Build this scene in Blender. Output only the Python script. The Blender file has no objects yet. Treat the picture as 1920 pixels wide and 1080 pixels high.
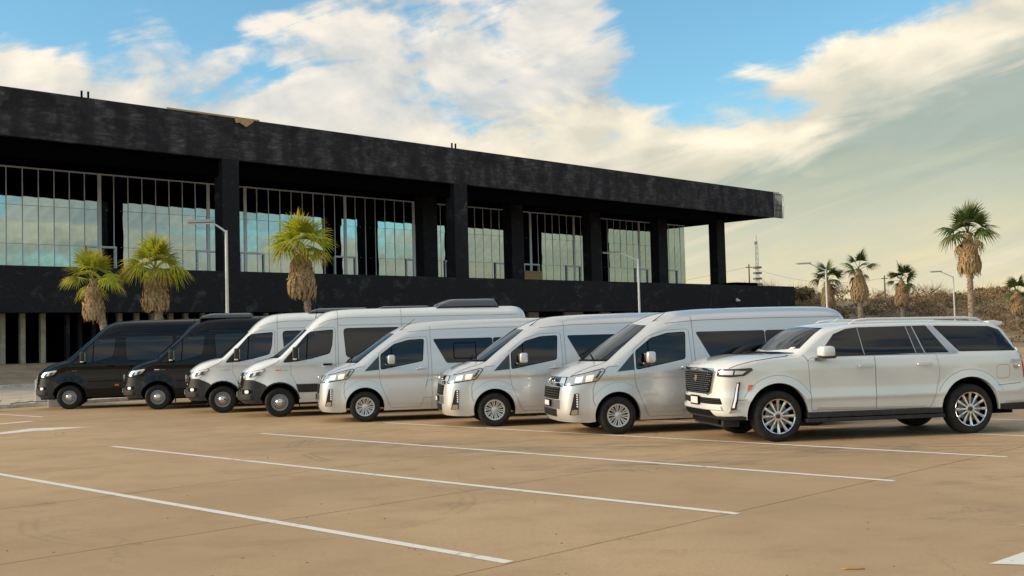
import bpy, bmesh, math, random
from math import sin, cos, pi, radians, atan2, sqrt
from mathutils import Vector, Matrix, noise
from mathutils.geometry import delaunay_2d_cdt
random.seed(7)
SC = bpy.context.scene
COL = SC.collection

# ---------------------------------------------------------------- camera
F_PX, CAM_H = 2094.0, 1.8
ROLL, PITCH = math.atan(0.026), radians(2.569)
cam_d = bpy.data.cameras.new('camera')
cam_d.sensor_width = 36.0
cam_d.lens = F_PX / 1920.0 * 36.0
cam_d.clip_start = 0.1
cam_d.clip_end = 5000.0
cam = bpy.data.objects.new('camera', cam_d)
COL.objects.link(cam)
_fw = Vector((0, cos(PITCH), sin(PITCH)))
_u0 = Vector((0, -sin(PITCH), cos(PITCH)))
_r0 = Vector((1, 0, 0))
_r = _r0 * cos(ROLL) - _u0 * sin(ROLL)
_u = _u0 * cos(ROLL) + _r0 * sin(ROLL)
_m = Matrix((( _r.x, _u.x, -_fw.x, 0), (_r.y, _u.y, -_fw.y, 0), (_r.z, _u.z, -_fw.z, CAM_H), (0, 0, 0, 1)))
cam.matrix_world = _m
SC.camera = cam

# ---------------------------------------------------------------- sun, sky, exposure
SUN_AZ, SUN_EL = radians(-102), radians(22)      # azimuth measured from +Y towards +X
sun_d = bpy.data.lights.new('sun', 'SUN')
sun_d.energy = 2.7
sun_d.angle = radians(24)
sun_d.color = (1.0, 0.78, 0.54)
sun = bpy.data.objects.new('sun', sun_d)
COL.objects.link(sun)
_sd = Vector((sin(SUN_AZ) * cos(SUN_EL), cos(SUN_AZ) * cos(SUN_EL), sin(SUN_EL)))
sun.rotation_euler = _sd.to_track_quat('Z', 'Y').to_euler()
sun.location = (-30, -20, 30)

SC.view_settings.view_transform = 'Standard'
SC.view_settings.look = 'None'
SC.view_settings.gamma = 1.0
SC.view_settings.use_curve_mapping = False
SC.view_settings.exposure = 0.78

world = bpy.data.worlds.new('World')
SC.world = world
world.use_nodes = True
WT = world.node_tree


class Nodes:
    """tiny helper that wires shader nodes from python expressions"""
    def __init__(self, tree):
        self.t = tree

    def new(self, kind, **kw):
        n = self.t.nodes.new(kind)
        for k, v in kw.items():
            setattr(n, k, v)
        return n

    def put(self, sock, v):
        if v is None:
            return
        if isinstance(v, bpy.types.NodeSocket):
            self.t.links.new(v, sock)
        elif isinstance(v, (tuple, list)) and sock.type == 'RGBA' and len(v) == 3:
            sock.default_value = (*v, 1.0)
        else:
            sock.default_value = v

    def m(self, op, a, b=None, c=None, clamp=False):
        n = self.new('ShaderNodeMath', operation=op, use_clamp=clamp)
        for i, v in enumerate((a, b, c)):
            self.put(n.inputs[i], v)
        return n.outputs[0]

    def add(self, a, b): return self.m('ADD', a, b)
    def sub(self, a, b): return self.m('SUBTRACT', a, b)
    def mul(self, a, b): return self.m('MULTIPLY', a, b)

    def step(self, x, lo, hi, a=0.0, b=1.0):
        n = self.new('ShaderNodeMapRange', interpolation_type='SMOOTHSTEP', clamp=True)
        for i, v in enumerate((x, lo, hi, a, b)):
            self.put(n.inputs[i], v)
        return n.outputs[0]

    def lin(self, x, lo, hi, a=0.0, b=1.0):
        n = self.new('ShaderNodeMapRange', interpolation_type='LINEAR', clamp=True)
        for i, v in enumerate((x, lo, hi, a, b)):
            self.put(n.inputs[i], v)
        return n.outputs[0]

    def mix(self, f, a, b, blend='MIX'):
        n = self.new('ShaderNodeMix', data_type='RGBA', blend_type=blend)
        self.put(n.inputs[0], f)
        self.put(n.inputs[6], a)
        self.put(n.inputs[7], b)
        return n.outputs[2]

    def vec(self, x, y, z=0.0):
        n = self.new('ShaderNodeCombineXYZ')
        for i, v in enumerate((x, y, z)):
            self.put(n.inputs[i], v)
        return n.outputs[0]

    def noise(self, v, scale, detail=4.0, rough=0.55, dist=0.0, col=False):
        n = self.new('ShaderNodeTexNoise')
        if v is not None:
            self.put(n.inputs['Vector'], v)
        n.inputs['Scale'].default_value = scale
        n.inputs['Detail'].default_value = detail
        n.inputs['Roughness'].default_value = rough
        n.inputs['Distortion'].default_value = dist
        return n.outputs['Color' if col else 'Fac']

    def ramp(self, f, stops, interp='LINEAR'):
        n = self.new('ShaderNodeValToRGB')
        r = n.color_ramp
        r.interpolation = interp
        while len(r.elements) > 1:
            r.elements.remove(r.elements[0])
        for i, (p, c) in enumerate(stops):
            e = r.elements[0] if i == 0 else r.elements.new(p)
            e.position = p
            e.color = (*c, 1.0) if len(c) == 3 else c
        self.put(n.inputs[0], f)
        return n.outputs[0]

    def curve(self, x, lo, hi, pts):
        """piecewise smooth curve y(x) through pts, x in lo..hi, y in 0..1"""
        t = self.lin(x, lo, hi)
        n = self.new('ShaderNodeFloatCurve')
        c = n.mapping.curves[0]
        q = [((px - lo) / (hi - lo), py) for px, py in pts]
        c.points[0].location = q[0]
        c.points[1].location = q[-1]
        for a in q[1:-1]:
            c.points.new(*a)
        n.mapping.update()
        self.put(n.inputs['Value'], t)
        return n.outputs[0]


def build_world():
    n = Nodes(WT)
    WT.nodes.clear()
    out = n.new('ShaderNodeOutputWorld')
    bg = n.new('ShaderNodeBackground')
    bg.inputs['Strength'].default_value = 0.1
    sky = n.new('ShaderNodeTexSky', sky_type='NISHITA')
    sky.sun_disc = False
    sky.sun_elevation = SUN_EL
    sky.sun_rotation = SUN_AZ
    sky.altitude = 20.0
    sky.air_density = 1.0
    sky.dust_density = 0.6
    sky.ozone_density = 3.0
    tc = n.new('ShaderNodeTexCoord')
    sep = n.new('ShaderNodeSeparateXYZ')
    WT.links.new(tc.outputs['Generated'], sep.inputs[0])
    X, Y, Z = sep.outputs
    az = n.m('ARCTAN2', X, Y)
    el = n.m('ARCSINE', n.m('MINIMUM', n.m('MAXIMUM', Z, -1.0), 1.0))
    # cloud space: seamless all round (direction on a cylinder), stretched sideways
    cyl = n.vec(n.mul(n.m('SINE', az), 1.0), n.mul(n.m('COSINE', az), 1.0), n.mul(el, 1.7))
    warp = n.noise(cyl, 3.2, 3.0, 0.5, col=True)
    wv = n.new('ShaderNodeVectorMath', operation='SUBTRACT')
    n.put(wv.inputs[0], warp); wv.inputs[1].default_value = (0.5, 0.5, 0.5)
    ws = n.new('ShaderNodeVectorMath', operation='SCALE')
    n.put(ws.inputs[0], wv.outputs[0]); ws.inputs[3].default_value = 0.13
    pv = n.new('ShaderNodeVectorMath', operation='ADD')
    n.put(pv.inputs[0], cyl); n.put(pv.inputs[1], ws.outputs[0])
    P = pv.outputs[0]
    up = n.new('ShaderNodeVectorMath', operation='ADD')
    n.put(up.inputs[0], P); up.inputs[1].default_value = (-0.012, 0.0, 0.035)
    big = n.noise(P, 5.0, 9.0, 0.52)
    big2 = n.noise(up.outputs[0], 5.0, 5.0, 0.50)
    fine = n.noise(P, 17.0, 6.0, 0.6)
    # long streaks, tilted: they rise to the right
    sp = n.vec(n.add(az, n.mul(el, -0.6)), n.add(n.mul(el, 7.0), n.mul(az, -1.6)), 0.3)
    streak = n.noise(sp, 4.5, 5.0, 0.55, 0.6)
    sp2 = n.vec(n.add(n.mul(az, 2.2), n.mul(el, -1.5)), n.add(n.mul(el, 7.0), n.mul(az, -1.2)), 1.7)
    wisp = n.noise(sp2, 5.5, 8.0, 0.62, 0.9)
    # upper edge of the cloud deck, in radians of elevation, by compass direction
    k = 0.5
    edge = n.curve(az, -pi, pi, [(-pi, .10), (-2.6, .09), (-2.1, .16), (-1.5, .42), (-1.1, .36), (-.75, .40), (-.46, .50), (-.40, .505), (-.34, .47), (-.2, .40), (0.0, .39),
                                 (.115, .395), (.25, .415), (.306, .466), (.377, .51), (.449, .57), (.62, .60), (.9, .46), (1.25, .36), (1.6, .24), (1.85, .17), (2.3, .14), (2.8, .11), (pi, .10)])
    edge = n.mul(edge, k)
    below = n.sub(edge, el)                       # >0 inside the deck
    below_w = n.add(below, n.mul(n.sub(big, 0.5), 0.16))
    deck = n.step(n.add(below_w, n.add(n.mul(n.sub(fine, 0.5), 0.055), n.mul(n.sub(wisp, .5), .05))), -0.014, 0.014)
    # broken cloud above the deck
    cover = n.curve(az, -pi, pi, [(-pi, .50), (-2.3, .48), (-1.6, .36), (-1.0, .40), (-.60, .46), (-.46, .47), (-.37, .48), (-.33, .62), (-.2, .63), (-.1, .62), (0.0, .61),
                                  (.07, .56), (.12, .36), (.2, .22), (.3, .18), (.42, .22), (.6, .4), (1.0, .50), (1.6, .52), (2.1, .54), (pi, .50)])
    cover = n.add(cover, n.step(el, .75, 1.15, 0.0, .16))  # extra cloud overhead, out of view, added to neutralise the blue skylight
    cum_f = n.add(n.sub(big, 0.5), n.mul(n.sub(cover, 0.5), 0.9))
    # three gaps of clear sky in the cloud to the north-west
    def gap(a0, e0, ra, re, amt):
        da = n.m('DIVIDE', n.sub(az, a0), ra)
        de = n.m('DIVIDE', n.sub(el, e0), re)
        r2 = n.add(n.mul(da, da), n.mul(de, de))
        return n.mul(n.m('EXPONENT', n.mul(r2, -1.0)), amt)
    cum_f = n.sub(cum_f, gap(-.41, .30, .085, .042, .34))
    cum_f = n.sub(cum_f, gap(-.268, .272, .022, .022, .20))
    cum_f = n.sub(cum_f, gap(-.20, .298, .05, .014, .14))
    cum_f = n.sub(cum_f, gap(-.215, .235, .02, .012, .12))
    cum_f = n.add(cum_f, n.add(n.mul(n.sub(wisp, .5), .34), n.mul(n.sub(fine, .5), .16)))
    cum = n.step(cum_f, -0.05, 0.10)
    relief = n.lin(n.add(n.sub(big, big2), n.mul(n.sub(fine, .5), .16)), -0.085, 0.085)
    # colours (multiplied by ten because the background runs at 0.1)
    thick = n.step(cum_f, 0.02, 0.30)
    lit_c = n.mix(relief, (2.8, 3.15, 3.35), (6.2, 5.6, 4.75))
    grey_c = n.mix(n.step(fine, .3, .7), (2.7, 3.1, 3.3), (4.0, 4.1, 4.0))
    cum_c = n.mix(n.mul(thick, 0.75), lit_c, grey_c)
    depth = n.add(below_w, n.add(n.mul(n.sub(streak, 0.5), 0.05), n.mul(n.sub(wisp, .5), .05)))
    rim = n.step(depth, 0.070, 0.025)
    veil = n.ramp(n.lin(n.add(el, n.mul(n.sub(streak, .5), .09)), -0.02, 0.30),
                  [(0.0, (.88, .72, .44)), (0.16, (.84, .73, .47)), (0.34, (.64, .64, .47)), (0.52, (.40, .47, .40)), (0.75, (.40, .47, .43)), (1.0, (.50, .54, .52))])
    veil10 = n.mix(1.0, veil, (6.0, 6.0, 6.0), 'MULTIPLY')
    st_c = n.mix(n.step(az, 1.2, 1.7), (5.4, 4.7, 3.4), (4.9, 3.5, 2.4))
    veil10 = n.mix(n.mul(n.step(streak, .54, .70), 0.65), veil10, st_c)
    veil10 = n.mix(n.mul(n.step(wisp, .42, .64, 1.0, 0.0), .22), veil10, (3.0, 3.4, 3.1))
    rim_c = n.mix(relief, (4.6, 4.3, 3.5), (7.2, 6.3, 4.9))
    deck_c = n.mix(n.mul(rim, 0.85), veil10, rim_c)
    deck_c = n.mix(n.step(az, .03, -.14, 0.0, .8), deck_c, cum_c)
    # clear blue: the sky model, tinted a little towards cyan
    blue = n.mix(1.0, sky.outputs[0], (BLUE_TINT), 'MULTIPLY')
    col = n.mix(n.mul(cum, 0.97), blue, cum_c)
    # warm thin veil low over the horizon everywhere
    col = n.mix(deck, col, deck_c)
    n.put(bg.inputs['Color'], col)
    WT.links.new(bg.outputs[0], out.inputs['Surface'])


BLUE_TINT = (0.92, 1.22, 1.12)
build_world()

# ---------------------------------------------------------------- helpers
def put_props(o, label=None, cat=None, group=None, kind=None):
    if label: o['label'] = label
    if cat: o['category'] = cat
    if group: o['group'] = group
    if kind: o['kind'] = kind
    return o


def empty(name, loc=(0, 0, 0), rz=0.0, label=None, cat=None, group=None, kind=None):
    o = bpy.data.objects.new(name, None)
    o.empty_display_size = 0.2
    COL.objects.link(o)
    o.location = loc
    o.rotation_euler = (0, 0, rz)
    return put_props(o, label, cat, group, kind)


def obj(name, mesh, mat=None, parent=None, loc=None, rot=None, scale=None, **kw):
    o = bpy.data.objects.new(name, mesh)
    COL.objects.link(o)
    if parent: o.parent = parent
    if loc: o.location = loc
    if rot: o.rotation_euler = rot
    if scale: o.scale = scale
    if mat:
        if not mesh.materials:
            mesh.materials.append(mat)
        if mesh.materials[0] is not mat:
            o.material_slots[0].link = 'OBJECT'
            o.material_slots[0].material = mat
    return put_props(o, **kw)


class MB:
    """collects faces; build() makes one mesh"""
    def __init__(self):
        self.v, self.f = [], []

    def face(self, pts):
        b = len(self.v)
        self.v += [tuple(p) for p in pts]
        self.f.append(tuple(range(b, b + len(pts))))

    def add(self, vs, fs):
        b = len(self.v)
        self.v += [tuple(p) for p in vs]
        self.f += [tuple(i + b for i in q) for q in fs]
        return self

    def box(self, a, b):
        x0, y0, z0 = a; x1, y1, z1 = b
        vs = [(x0, y0, z0), (x1, y0, z0), (x1, y1, z0), (x0, y1, z0), (x0, y0, z1), (x1, y0, z1), (x1, y1, z1), (x0, y1, z1)]
        return self.add(vs, [(0, 3, 2, 1), (4, 5, 6, 7), (0, 1, 5, 4), (1, 2, 6, 5), (2, 3, 7, 6), (3, 0, 4, 7)])

    def bar(self, p, q, w, h=None, up=(0, 0, 1)):
        """rectangular bar from p to q"""
        p, q = Vector(p), Vector(q)
        h = h or w
        d = (q - p).normalized()
        u = Vector(up)
        if abs(d.dot(u)) > .95: u = Vector((1, 0, 0))
        s = d.cross(u).normalized() * w / 2
        t = s.cross(d).normalized() * h / 2
        vs = [p - s - t, p + s - t, p + s + t, p - s + t, q - s - t, q + s - t, q + s + t, q - s + t]
        return self.add(vs, [(0, 3, 2, 1), (4, 5, 6, 7), (0, 1, 5, 4), (1, 2, 6, 5), (2, 3, 7, 6), (3, 0, 4, 7)])

    def tube(self, pts, rads, seg=8, cap=True):
        pts = [Vector(p) for p in pts]
        if not isinstance(rads, (list, tuple)): rads = [rads] * len(pts)
        vs, fs = [], []
        ref = Vector((0, 0, 1))
        for i, p in enumerate(pts):
            d = (pts[min(i + 1, len(pts) - 1)] - pts[max(i - 1, 0)]).normalized()
            if abs(d.dot(ref)) > .95: ref = Vector((1, 0, 0)) if abs(d.x) < .9 else Vector((0, 1, 0))
            s = d.cross(ref).normalized(); t = s.cross(d).normalized()
            for k in range(seg):
                a = 2 * pi * k / seg
                vs.append(p + (s * cos(a) + t * sin(a)) * rads[i])
        for i in range(len(pts) - 1):
            for k in range(seg):
                a, b = i * seg + k, i * seg + (k + 1) % seg
                fs.append((a, b, b + seg, a + seg))
        if cap:
            fs.append(tuple(reversed(range(seg))))
            fs.append(tuple(range((len(pts) - 1) * seg, len(pts) * seg)))
        return self.add(vs, fs)

    def lathe(self, prof, seg=32, axis='y', c=(0, 0, 0)):
        """prof: list of (radius, height along axis)"""
        vs, fs = [], []
        for r, h in prof:
            for k in range(seg):
                a = 2 * pi * k / seg
                if axis == 'y': vs.append((c[0] + r * cos(a), c[1] + h, c[2] + r * sin(a)))
                else: vs.append((c[0] + r * cos(a), c[1] + r * sin(a), c[2] + h))
        for i in range(len(prof) - 1):
            for k in range(seg):
                a, b = i * seg + k, i * seg + (k + 1) % seg
                fs.append((a, b, b + seg, a + seg))
        return self.add(vs, fs)

    def prism(self, poly, z0, z1, axis='z'):
        n = len(poly)
        def P(p, h):
            return (p[0], p[1], h) if axis == 'z' else ((p[0], h, p[1]) if axis == 'y' else (h, p[0], p[1]))
        vs = [P(p, z0) for p in poly] + [P(p, z1) for p in poly]
        fs = [tuple(reversed(range(n))), tuple(range(n, 2 * n))]
        fs += [(i, (i + 1) % n, n + (i + 1) % n, n + i) for i in range(n)]
        return self.add(vs, fs)

    def blob(self, c, r, e=0.5, nu=16, nv=10):
        """rounded box (super-ellipsoid)"""
        def sp(v, q): return math.copysign(abs(v) ** q, v)
        vs, fs = [], []
        for j in range(nv + 1):
            ph = -pi / 2 + pi * j / nv
            for i in range(nu):
                th = 2 * pi * i / nu
                vs.append((c[0] + r[0] * sp(cos(ph), e) * sp(cos(th), e), c[1] + r[1] * sp(cos(ph), e) * sp(sin(th), e), c[2] + r[2] * sp(sin(ph), e)))
        for j in range(nv):
            for i in range(nu):
                a, b = j * nu + i, j * nu + (i + 1) % nu
                fs.append((a, b, b + nu, a + nu))
        return self.add(vs, fs)

    def mesh(self, name, smooth=False, merge=False, fix=True, bevel=0.0):
        me = bpy.data.meshes.new(name)
        me.from_pydata(self.v, [], self.f)
        me.validate()
        if merge or bevel or fix:
            bm = bmesh.new(); bm.from_mesh(me)
            if merge: bmesh.ops.remove_doubles(bm, verts=bm.verts, dist=1e-5)
            if fix: bmesh.ops.recalc_face_normals(bm, faces=bm.faces)
            if bevel: bmesh.ops.bevel(bm, geom=bm.edges[:], offset=bevel, segments=2, affect='EDGES', clamp_overlap=True, profile=.5)
            bm.to_mesh(me); bm.free()
        if smooth:
            me.shade_smooth()
            if smooth != True: me.set_sharp_from_angle(angle=radians(smooth))
        return me


def grp(name, mb, mat, parent=None, smooth=False, **kw):
    return obj(name, mb.mesh(name, smooth=smooth), mat, parent, **kw)


# ---------------------------------------------------------------- materials
def pmat(name, col, rough=.5, metal=0.0, coat=0.0, spec=.5, emit=None, estr=0.0, coat_rough=.03):
    m = bpy.data.materials.new(name); m.use_nodes = True
    b = m.node_tree.nodes['Principled BSDF']
    b.inputs['Base Color'].default_value = (*col, 1)
    b.inputs['Roughness'].default_value = rough
    b.inputs['Metallic'].default_value = metal
    b.inputs['Coat Weight'].default_value = coat
    b.inputs['Coat Roughness'].default_value = coat_rough
    b.inputs['Specular IOR Level'].default_value = spec
    if emit:
        b.inputs['Emission Color'].default_value = (*emit, 1)
        b.inputs['Emission Strength'].default_value = estr
    return m


def nmat(name, fn, **kw):
    """material with a node graph: fn(n, bsdf, obj_coord)"""
    m = pmat(name, kw.pop('col', (.5, .5, .5)), **kw)
    n = Nodes(m.node_tree)
    b = m.node_tree.nodes['Principled BSDF']
    tc = n.new('ShaderNodeTexCoord')
    fn(n, b, tc.outputs['Object'])
    return m


def bump(n, b, h, strength=.3, dist=.02):
    k = n.new('ShaderNodeBump')
    k.inputs['Strength'].default_value = strength
    k.inputs['Distance'].default_value = dist
    n.put(k.inputs['Height'], h)
    n.put(b.inputs['Normal'], k.outputs[0])


def scaled(n, v, s):
    k = n.new('ShaderNodeMapping')
    k.inputs['Scale'].default_value = s
    n.put(k.inputs[0], v)
    return k.outputs[0]


def dusty_paint(name, col, metal=0.0, rough=.35, dust=(.42, .36, .28), amt=.22, spec=.5, coat=1.0):
    """car paint with clear coat, a little road dust low down and fine unevenness"""
    def fn(n, b, oc):
        sp = n.new('ShaderNodeSeparateXYZ'); n.put(sp.inputs[0], oc)
        f = n.noise(oc, 2.2, 6, .6)
        d = n.mul(n.step(n.add(sp.outputs[2], n.mul(n.sub(f, .5), .5)), .75, .25), amt)
        n.put(b.inputs['Base Color'], n.mix(d, col, dust))
        n.put(b.inputs['Coat Roughness'], n.lin(n.noise(oc, 7, 4, .6), .3, .8, .0, .045))
    return nmat(name, fn, col=col, rough=rough, metal=metal, coat=coat, spec=spec)


def mottled(name, c0, c1, scale=4.0, rough=.8, bs=.2, bd=.02, detail=6, stretch=(1, 1, 1), spec=.3, lo=.35, hi=.65):
    def fn(n, b, oc):
        v = scaled(n, oc, stretch)
        f = n.noise(v, scale, detail, .6)
        n.put(b.inputs['Base Color'], n.mix(n.step(f, lo, hi), c0, c1))
        if bs: bump(n, b, n.noise(v, scale * 6, 5, .6), bs, bd)
    return nmat(name, fn, rough=rough, spec=spec)


M = {}
M['white_paint'] = dusty_paint('white_paint', (.66, .675, .67), rough=.25)
M['pearl_paint'] = dusty_paint('pearl_paint', (.67, .685, .67), metal=.12, rough=.25)
M['silver_paint'] = dusty_paint('silver_paint', (.60, .61, .62), metal=.48, rough=.32)
M['black_paint'] = dusty_paint('black_paint', (.003, .0035, .005), rough=.3, dust=(.05, .043, .035), amt=.08, spec=.02, coat=.6)
M['plastic'] = mottled('plastic', (.022, .021, .022), (.034, .032, .031), 9, .55, .1, .002)
M['dark'] = pmat('dark', (.006, .006, .007), .85, spec=.1)
M['gloss_black'] = pmat('gloss_black', (.01, .01, .011), .12, coat=.6)
M['seam'] = pmat('seam', (.015, .014, .013), .8)
M['grey_trim'] = pmat('grey_trim', (.30, .30, .30), .45)
M['rubber'] = mottled('rubber', (.012, .012, .012), (.022, .021, .019), 14, .72, .15, .003)
M['chrome'] = pmat('chrome', (.70, .69, .67), .12, metal=1)
M['satin_metal'] = pmat('satin_metal', (.55, .55, .56), .28, metal=1)
M['steel_wheel'] = pmat('steel_wheel', (.33, .33, .34), .42, metal=.6)
M['silver_wheel'] = pmat('silver_wheel', (.62, .62, .62), .3, metal=.7)
M['glass'] = pmat('glass', (.003, .004, .006), .03, spec=.60)
M['lamp'] = pmat('lamp', (.72, .72, .70), .18, metal=.15, coat=1)
M['lamp_dark'] = pmat('lamp_dark', (.05, .05, .055), .1, metal=.2, coat=1)
M['drl'] = pmat('drl', (.8, .8, .78), .2, emit=(1, .93, .8), estr=.25)
M['amber'] = pmat('amber', (.7, .12, .02), .25, coat=1)
M['red_lamp'] = pmat('red_lamp', (.45, .02, .015), .2, coat=1)
M['plate'] = pmat('plate', (.62, .62, .58), .45)
M['gold'] = pmat('gold', (.72, .50, .18), .25, metal=.8)
M['disc'] = pmat('disc', (.2, .19, .18), .45, metal=.8)

# ---------------------------------------------------------------- ground, car park, bank, hill
FA = radians(45.1)                       # direction of the facade and of the slab joints
EX, EY = cos(FA), sin(FA)                # along the facade (away to the right)
NX, NY = sin(FA), -cos(FA)               # across it, towards the photographer


def lot_xy(a, n):
    """a metres along the facade direction, n metres across (towards the camera)"""
    return (a * EX + n * NX, a * EY + n * NY)


def earth_fn(n, b, oc):
    f = n.noise(oc, .25, 8, .65)
    g = n.noise(oc, 3.0, 6, .65)
    c = n.mix(n.step(f, .35, .65), (.27, .18, .10), (.40, .28, .165))
    c = n.mix(n.mul(n.step(g, .45, .8), .5), c, (.15, .11, .07))
    n.put(b.inputs['Base Color'], c)
    bump(n, b, g, .5, .08)


M['earth'] = nmat('earth', earth_fn, rough=.95, spec=.15)


def concrete_fn(n, b, oc):
    # oc is world space here because the slabs are built in place
    big = n.noise(oc, .16, 5, .55)
    mid = n.noise(oc, 1.1, 6, .6)
    fin = n.noise(oc, 26.0, 5, .7)
    vfin = n.noise(oc, 140.0, 3, .7)
    c = n.mix(n.step(big, .32, .68), (.35, .230, .120), (.48, .326, .175))
    c = n.mix(n.mul(n.step(mid, .45, .70), .5), c, (.30, .20, .108))
    c = n.mix(n.mul(n.step(fin, .48, .66), .55), c, (.30, .21, .12))
    c = n.mix(n.mul(n.step(vfin, .5, .64), .50), c, (.64, .49, .31))
    # tyre scuffs: long drawn-out dark drags
    v = n.new('ShaderNodeMapping'); n.put(v.inputs[0], oc)
    v.inputs['Rotation'].default_value = (0, 0, radians(-18)); v.inputs['Scale'].default_value = (.35, 3.2, 1)
    s = n.noise(v.outputs[0], 1.3, 6, .62, .8)
    zone = n.step(n.noise(oc, .22, 2, .5), .50, .66)
    c = n.mix(n.mul(n.mul(n.step(s, .56, .72), zone), .26), c, (.14, .10, .07))
    # rings left by turning wheels
    sp = n.new('ShaderNodeSeparateXYZ'); n.put(sp.inputs[0], oc)
    for (cx, cy, r, w, a, cut) in ((-1.0, 20.3, 3.0, .10, .28, .44), (-.6, 20.7, 3.25, .10, .28, .46), (1.0, 19.6, 4.6, .11, .30, .47), (-2.9, 12.5, 2.35, .09, .15, .45), (4.5, 16.0, 3.1, .12, .30, .5), (3.4, 6.6, 3.0, .10, .12, .5), (-6.5, 25.5, 3.6, .10, .25, .48)):
        dx = n.sub(sp.outputs[0], cx); dy = n.sub(sp.outputs[1], cy)
        d = n.m('SQRT', n.add(n.mul(dx, dx), n.mul(dy, dy)))
        d = n.add(d, n.mul(n.sub(mid, .5), .16))
        ring = n.step(n.m('ABSOLUTE', n.sub(n.m('ABSOLUTE', n.sub(d, r)), .07)), w * .45, w * .12)
        brk = n.step(n.noise(oc, .55, 3, .6), cut, cut + .12)
        c = n.mix(n.mul(n.mul(ring, brk), a), c, (.12, .095, .07))
    vo = n.new('ShaderNodeTexVoronoi', feature='DISTANCE_TO_EDGE')
    wv = n.new('ShaderNodeVectorMath', operation='MULTIPLY_ADD')
    n.put(wv.inputs[0], n.noise(oc, 1.4, 5, .65, col=True)); wv.inputs[1].default_value = (.9, .9, 0); n.put(wv.inputs[2], oc)
    n.put(vo.inputs['Vector'], wv.outputs[0]); vo.inputs['Scale'].default_value = .22
    crack = n.mul(n.step(vo.outputs['Distance'], .0035, .0008), n.step(n.noise(oc, .25, 2, .5), .44, .56))
    c = n.mix(n.mul(crack, .25), c, (.14, .10, .065))
    # oil spots and blotches in front of the row
    blot = n.mul(n.step(n.noise(scaled(n, oc, (.6, 1.5, 1)), 1.7, 6, .68, .5), .53, .68), n.step(n.noise(oc, .30, 2, .5), .50, .62))
    blot = n.mul(blot, n.step(n.noise(oc, 14, 5, .7), .40, .62))
    c = n.mix(n.mul(blot, .55), c, (.12, .095, .068))
    scz = None
    for (cx, cy, rx, ry) in ((5.3, 16.9, 2.6, .9), (2.1, 15.6, 1.5, .5), (1.0, 18.2, 2.2, .6), (-1.5, 19.6, 2.0, .5)):
        dx = n.m('DIVIDE', n.sub(sp.outputs[0], cx), rx); dy = n.m('DIVIDE', n.sub(sp.outputs[1], cy), ry)
        gz = n.m('EXPONENT', n.mul(n.add(n.mul(dx, dx), n.mul(dy, dy)), -1.0))
        scz = gz if scz is None else n.m('MAXIMUM', scz, gz)
    scf = n.noise(scaled(n, oc, (.55, 2.4, 1)), 2.6, 8, .72, .8)
    c = n.mix(n.mul(n.mul(scz, n.step(scf, .44, .60)), .85), c, (.15, .12, .09))
    specks = n.step(n.noise(oc, 9.0, 2, .5), .80, .83)
    c = n.mix(n.mul(specks, .5), c, (.09, .07, .05))
    n.put(b.inputs['Base Color'], c)
    n.put(b.inputs['Roughness'], n.lin(mid, .3, .7, .62, .85))
    bump(n, b, n.add(n.mul(fin, .6), n.mul(vfin, .4)), .5, .014)


M['concrete'] = nmat('concrete', concrete_fn, rough=.75, spec=.3)


def paint_fn(n, b, oc):
    f = n.noise(oc, 9.0, 8, .7)
    g = n.noise(oc, 1.0, 4, .6)
    worn = n.mul(n.step(n.add(f, n.mul(n.sub(g, .5), .5)), .56, .68), .75)
    n.put(b.inputs['Base Color'], n.mix(worn, (.70, .68, .62), (.36, .28, .19)))
    bump(n, b, f, .2, .01)


M['road_paint'] = nmat('road_paint', paint_fn, rough=.7, spec=.3)
M['kerb_white'] = mottled('kerb_white', (.66, .64, .58), (.42, .38, .32), 2.5, .8, .3, .02)
M['pale_ground'] = mottled('pale_ground', (.42, .36, .28), (.52, .46, .37), .8, .9, .3, .02)
M['bank'] = mottled('bank', (.30, .22, .14), (.42, .32, .21), .7, .95, .6, .06)
M['joint'] = pmat('joint', (.07, .055, .04), .95)


def terrain_h(x, y):
    """gentle rise to the dry hill behind the car park on the right"""
    a = x * EX + y * EY                 # along the facade
    n = -(x * NX + y * NY)              # distance away across the lot
    d = sqrt(x * x + y * y)
    az = atan2(x, y)
    t = max(0.0, min(1.0, (y - 92 - 6 * noise.noise(Vector((x * .02, 3.1, 0)))) / 62))
    right = max(0.0, min(1.0, (az - .13) / .09))
    h = (t * t * (3 - 2 * t)) * right * (5.8 + .5 * noise.noise(Vector((x * .012, y * .01, 9))) + 0.9 * max(0, .33 - az))
    h += t * right * (.55 * noise.noise(Vector((x * .07, y * .07, 1))) + .3 * noise.noise(Vector((x * .21, y * .21, 4))))
    return h


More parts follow.
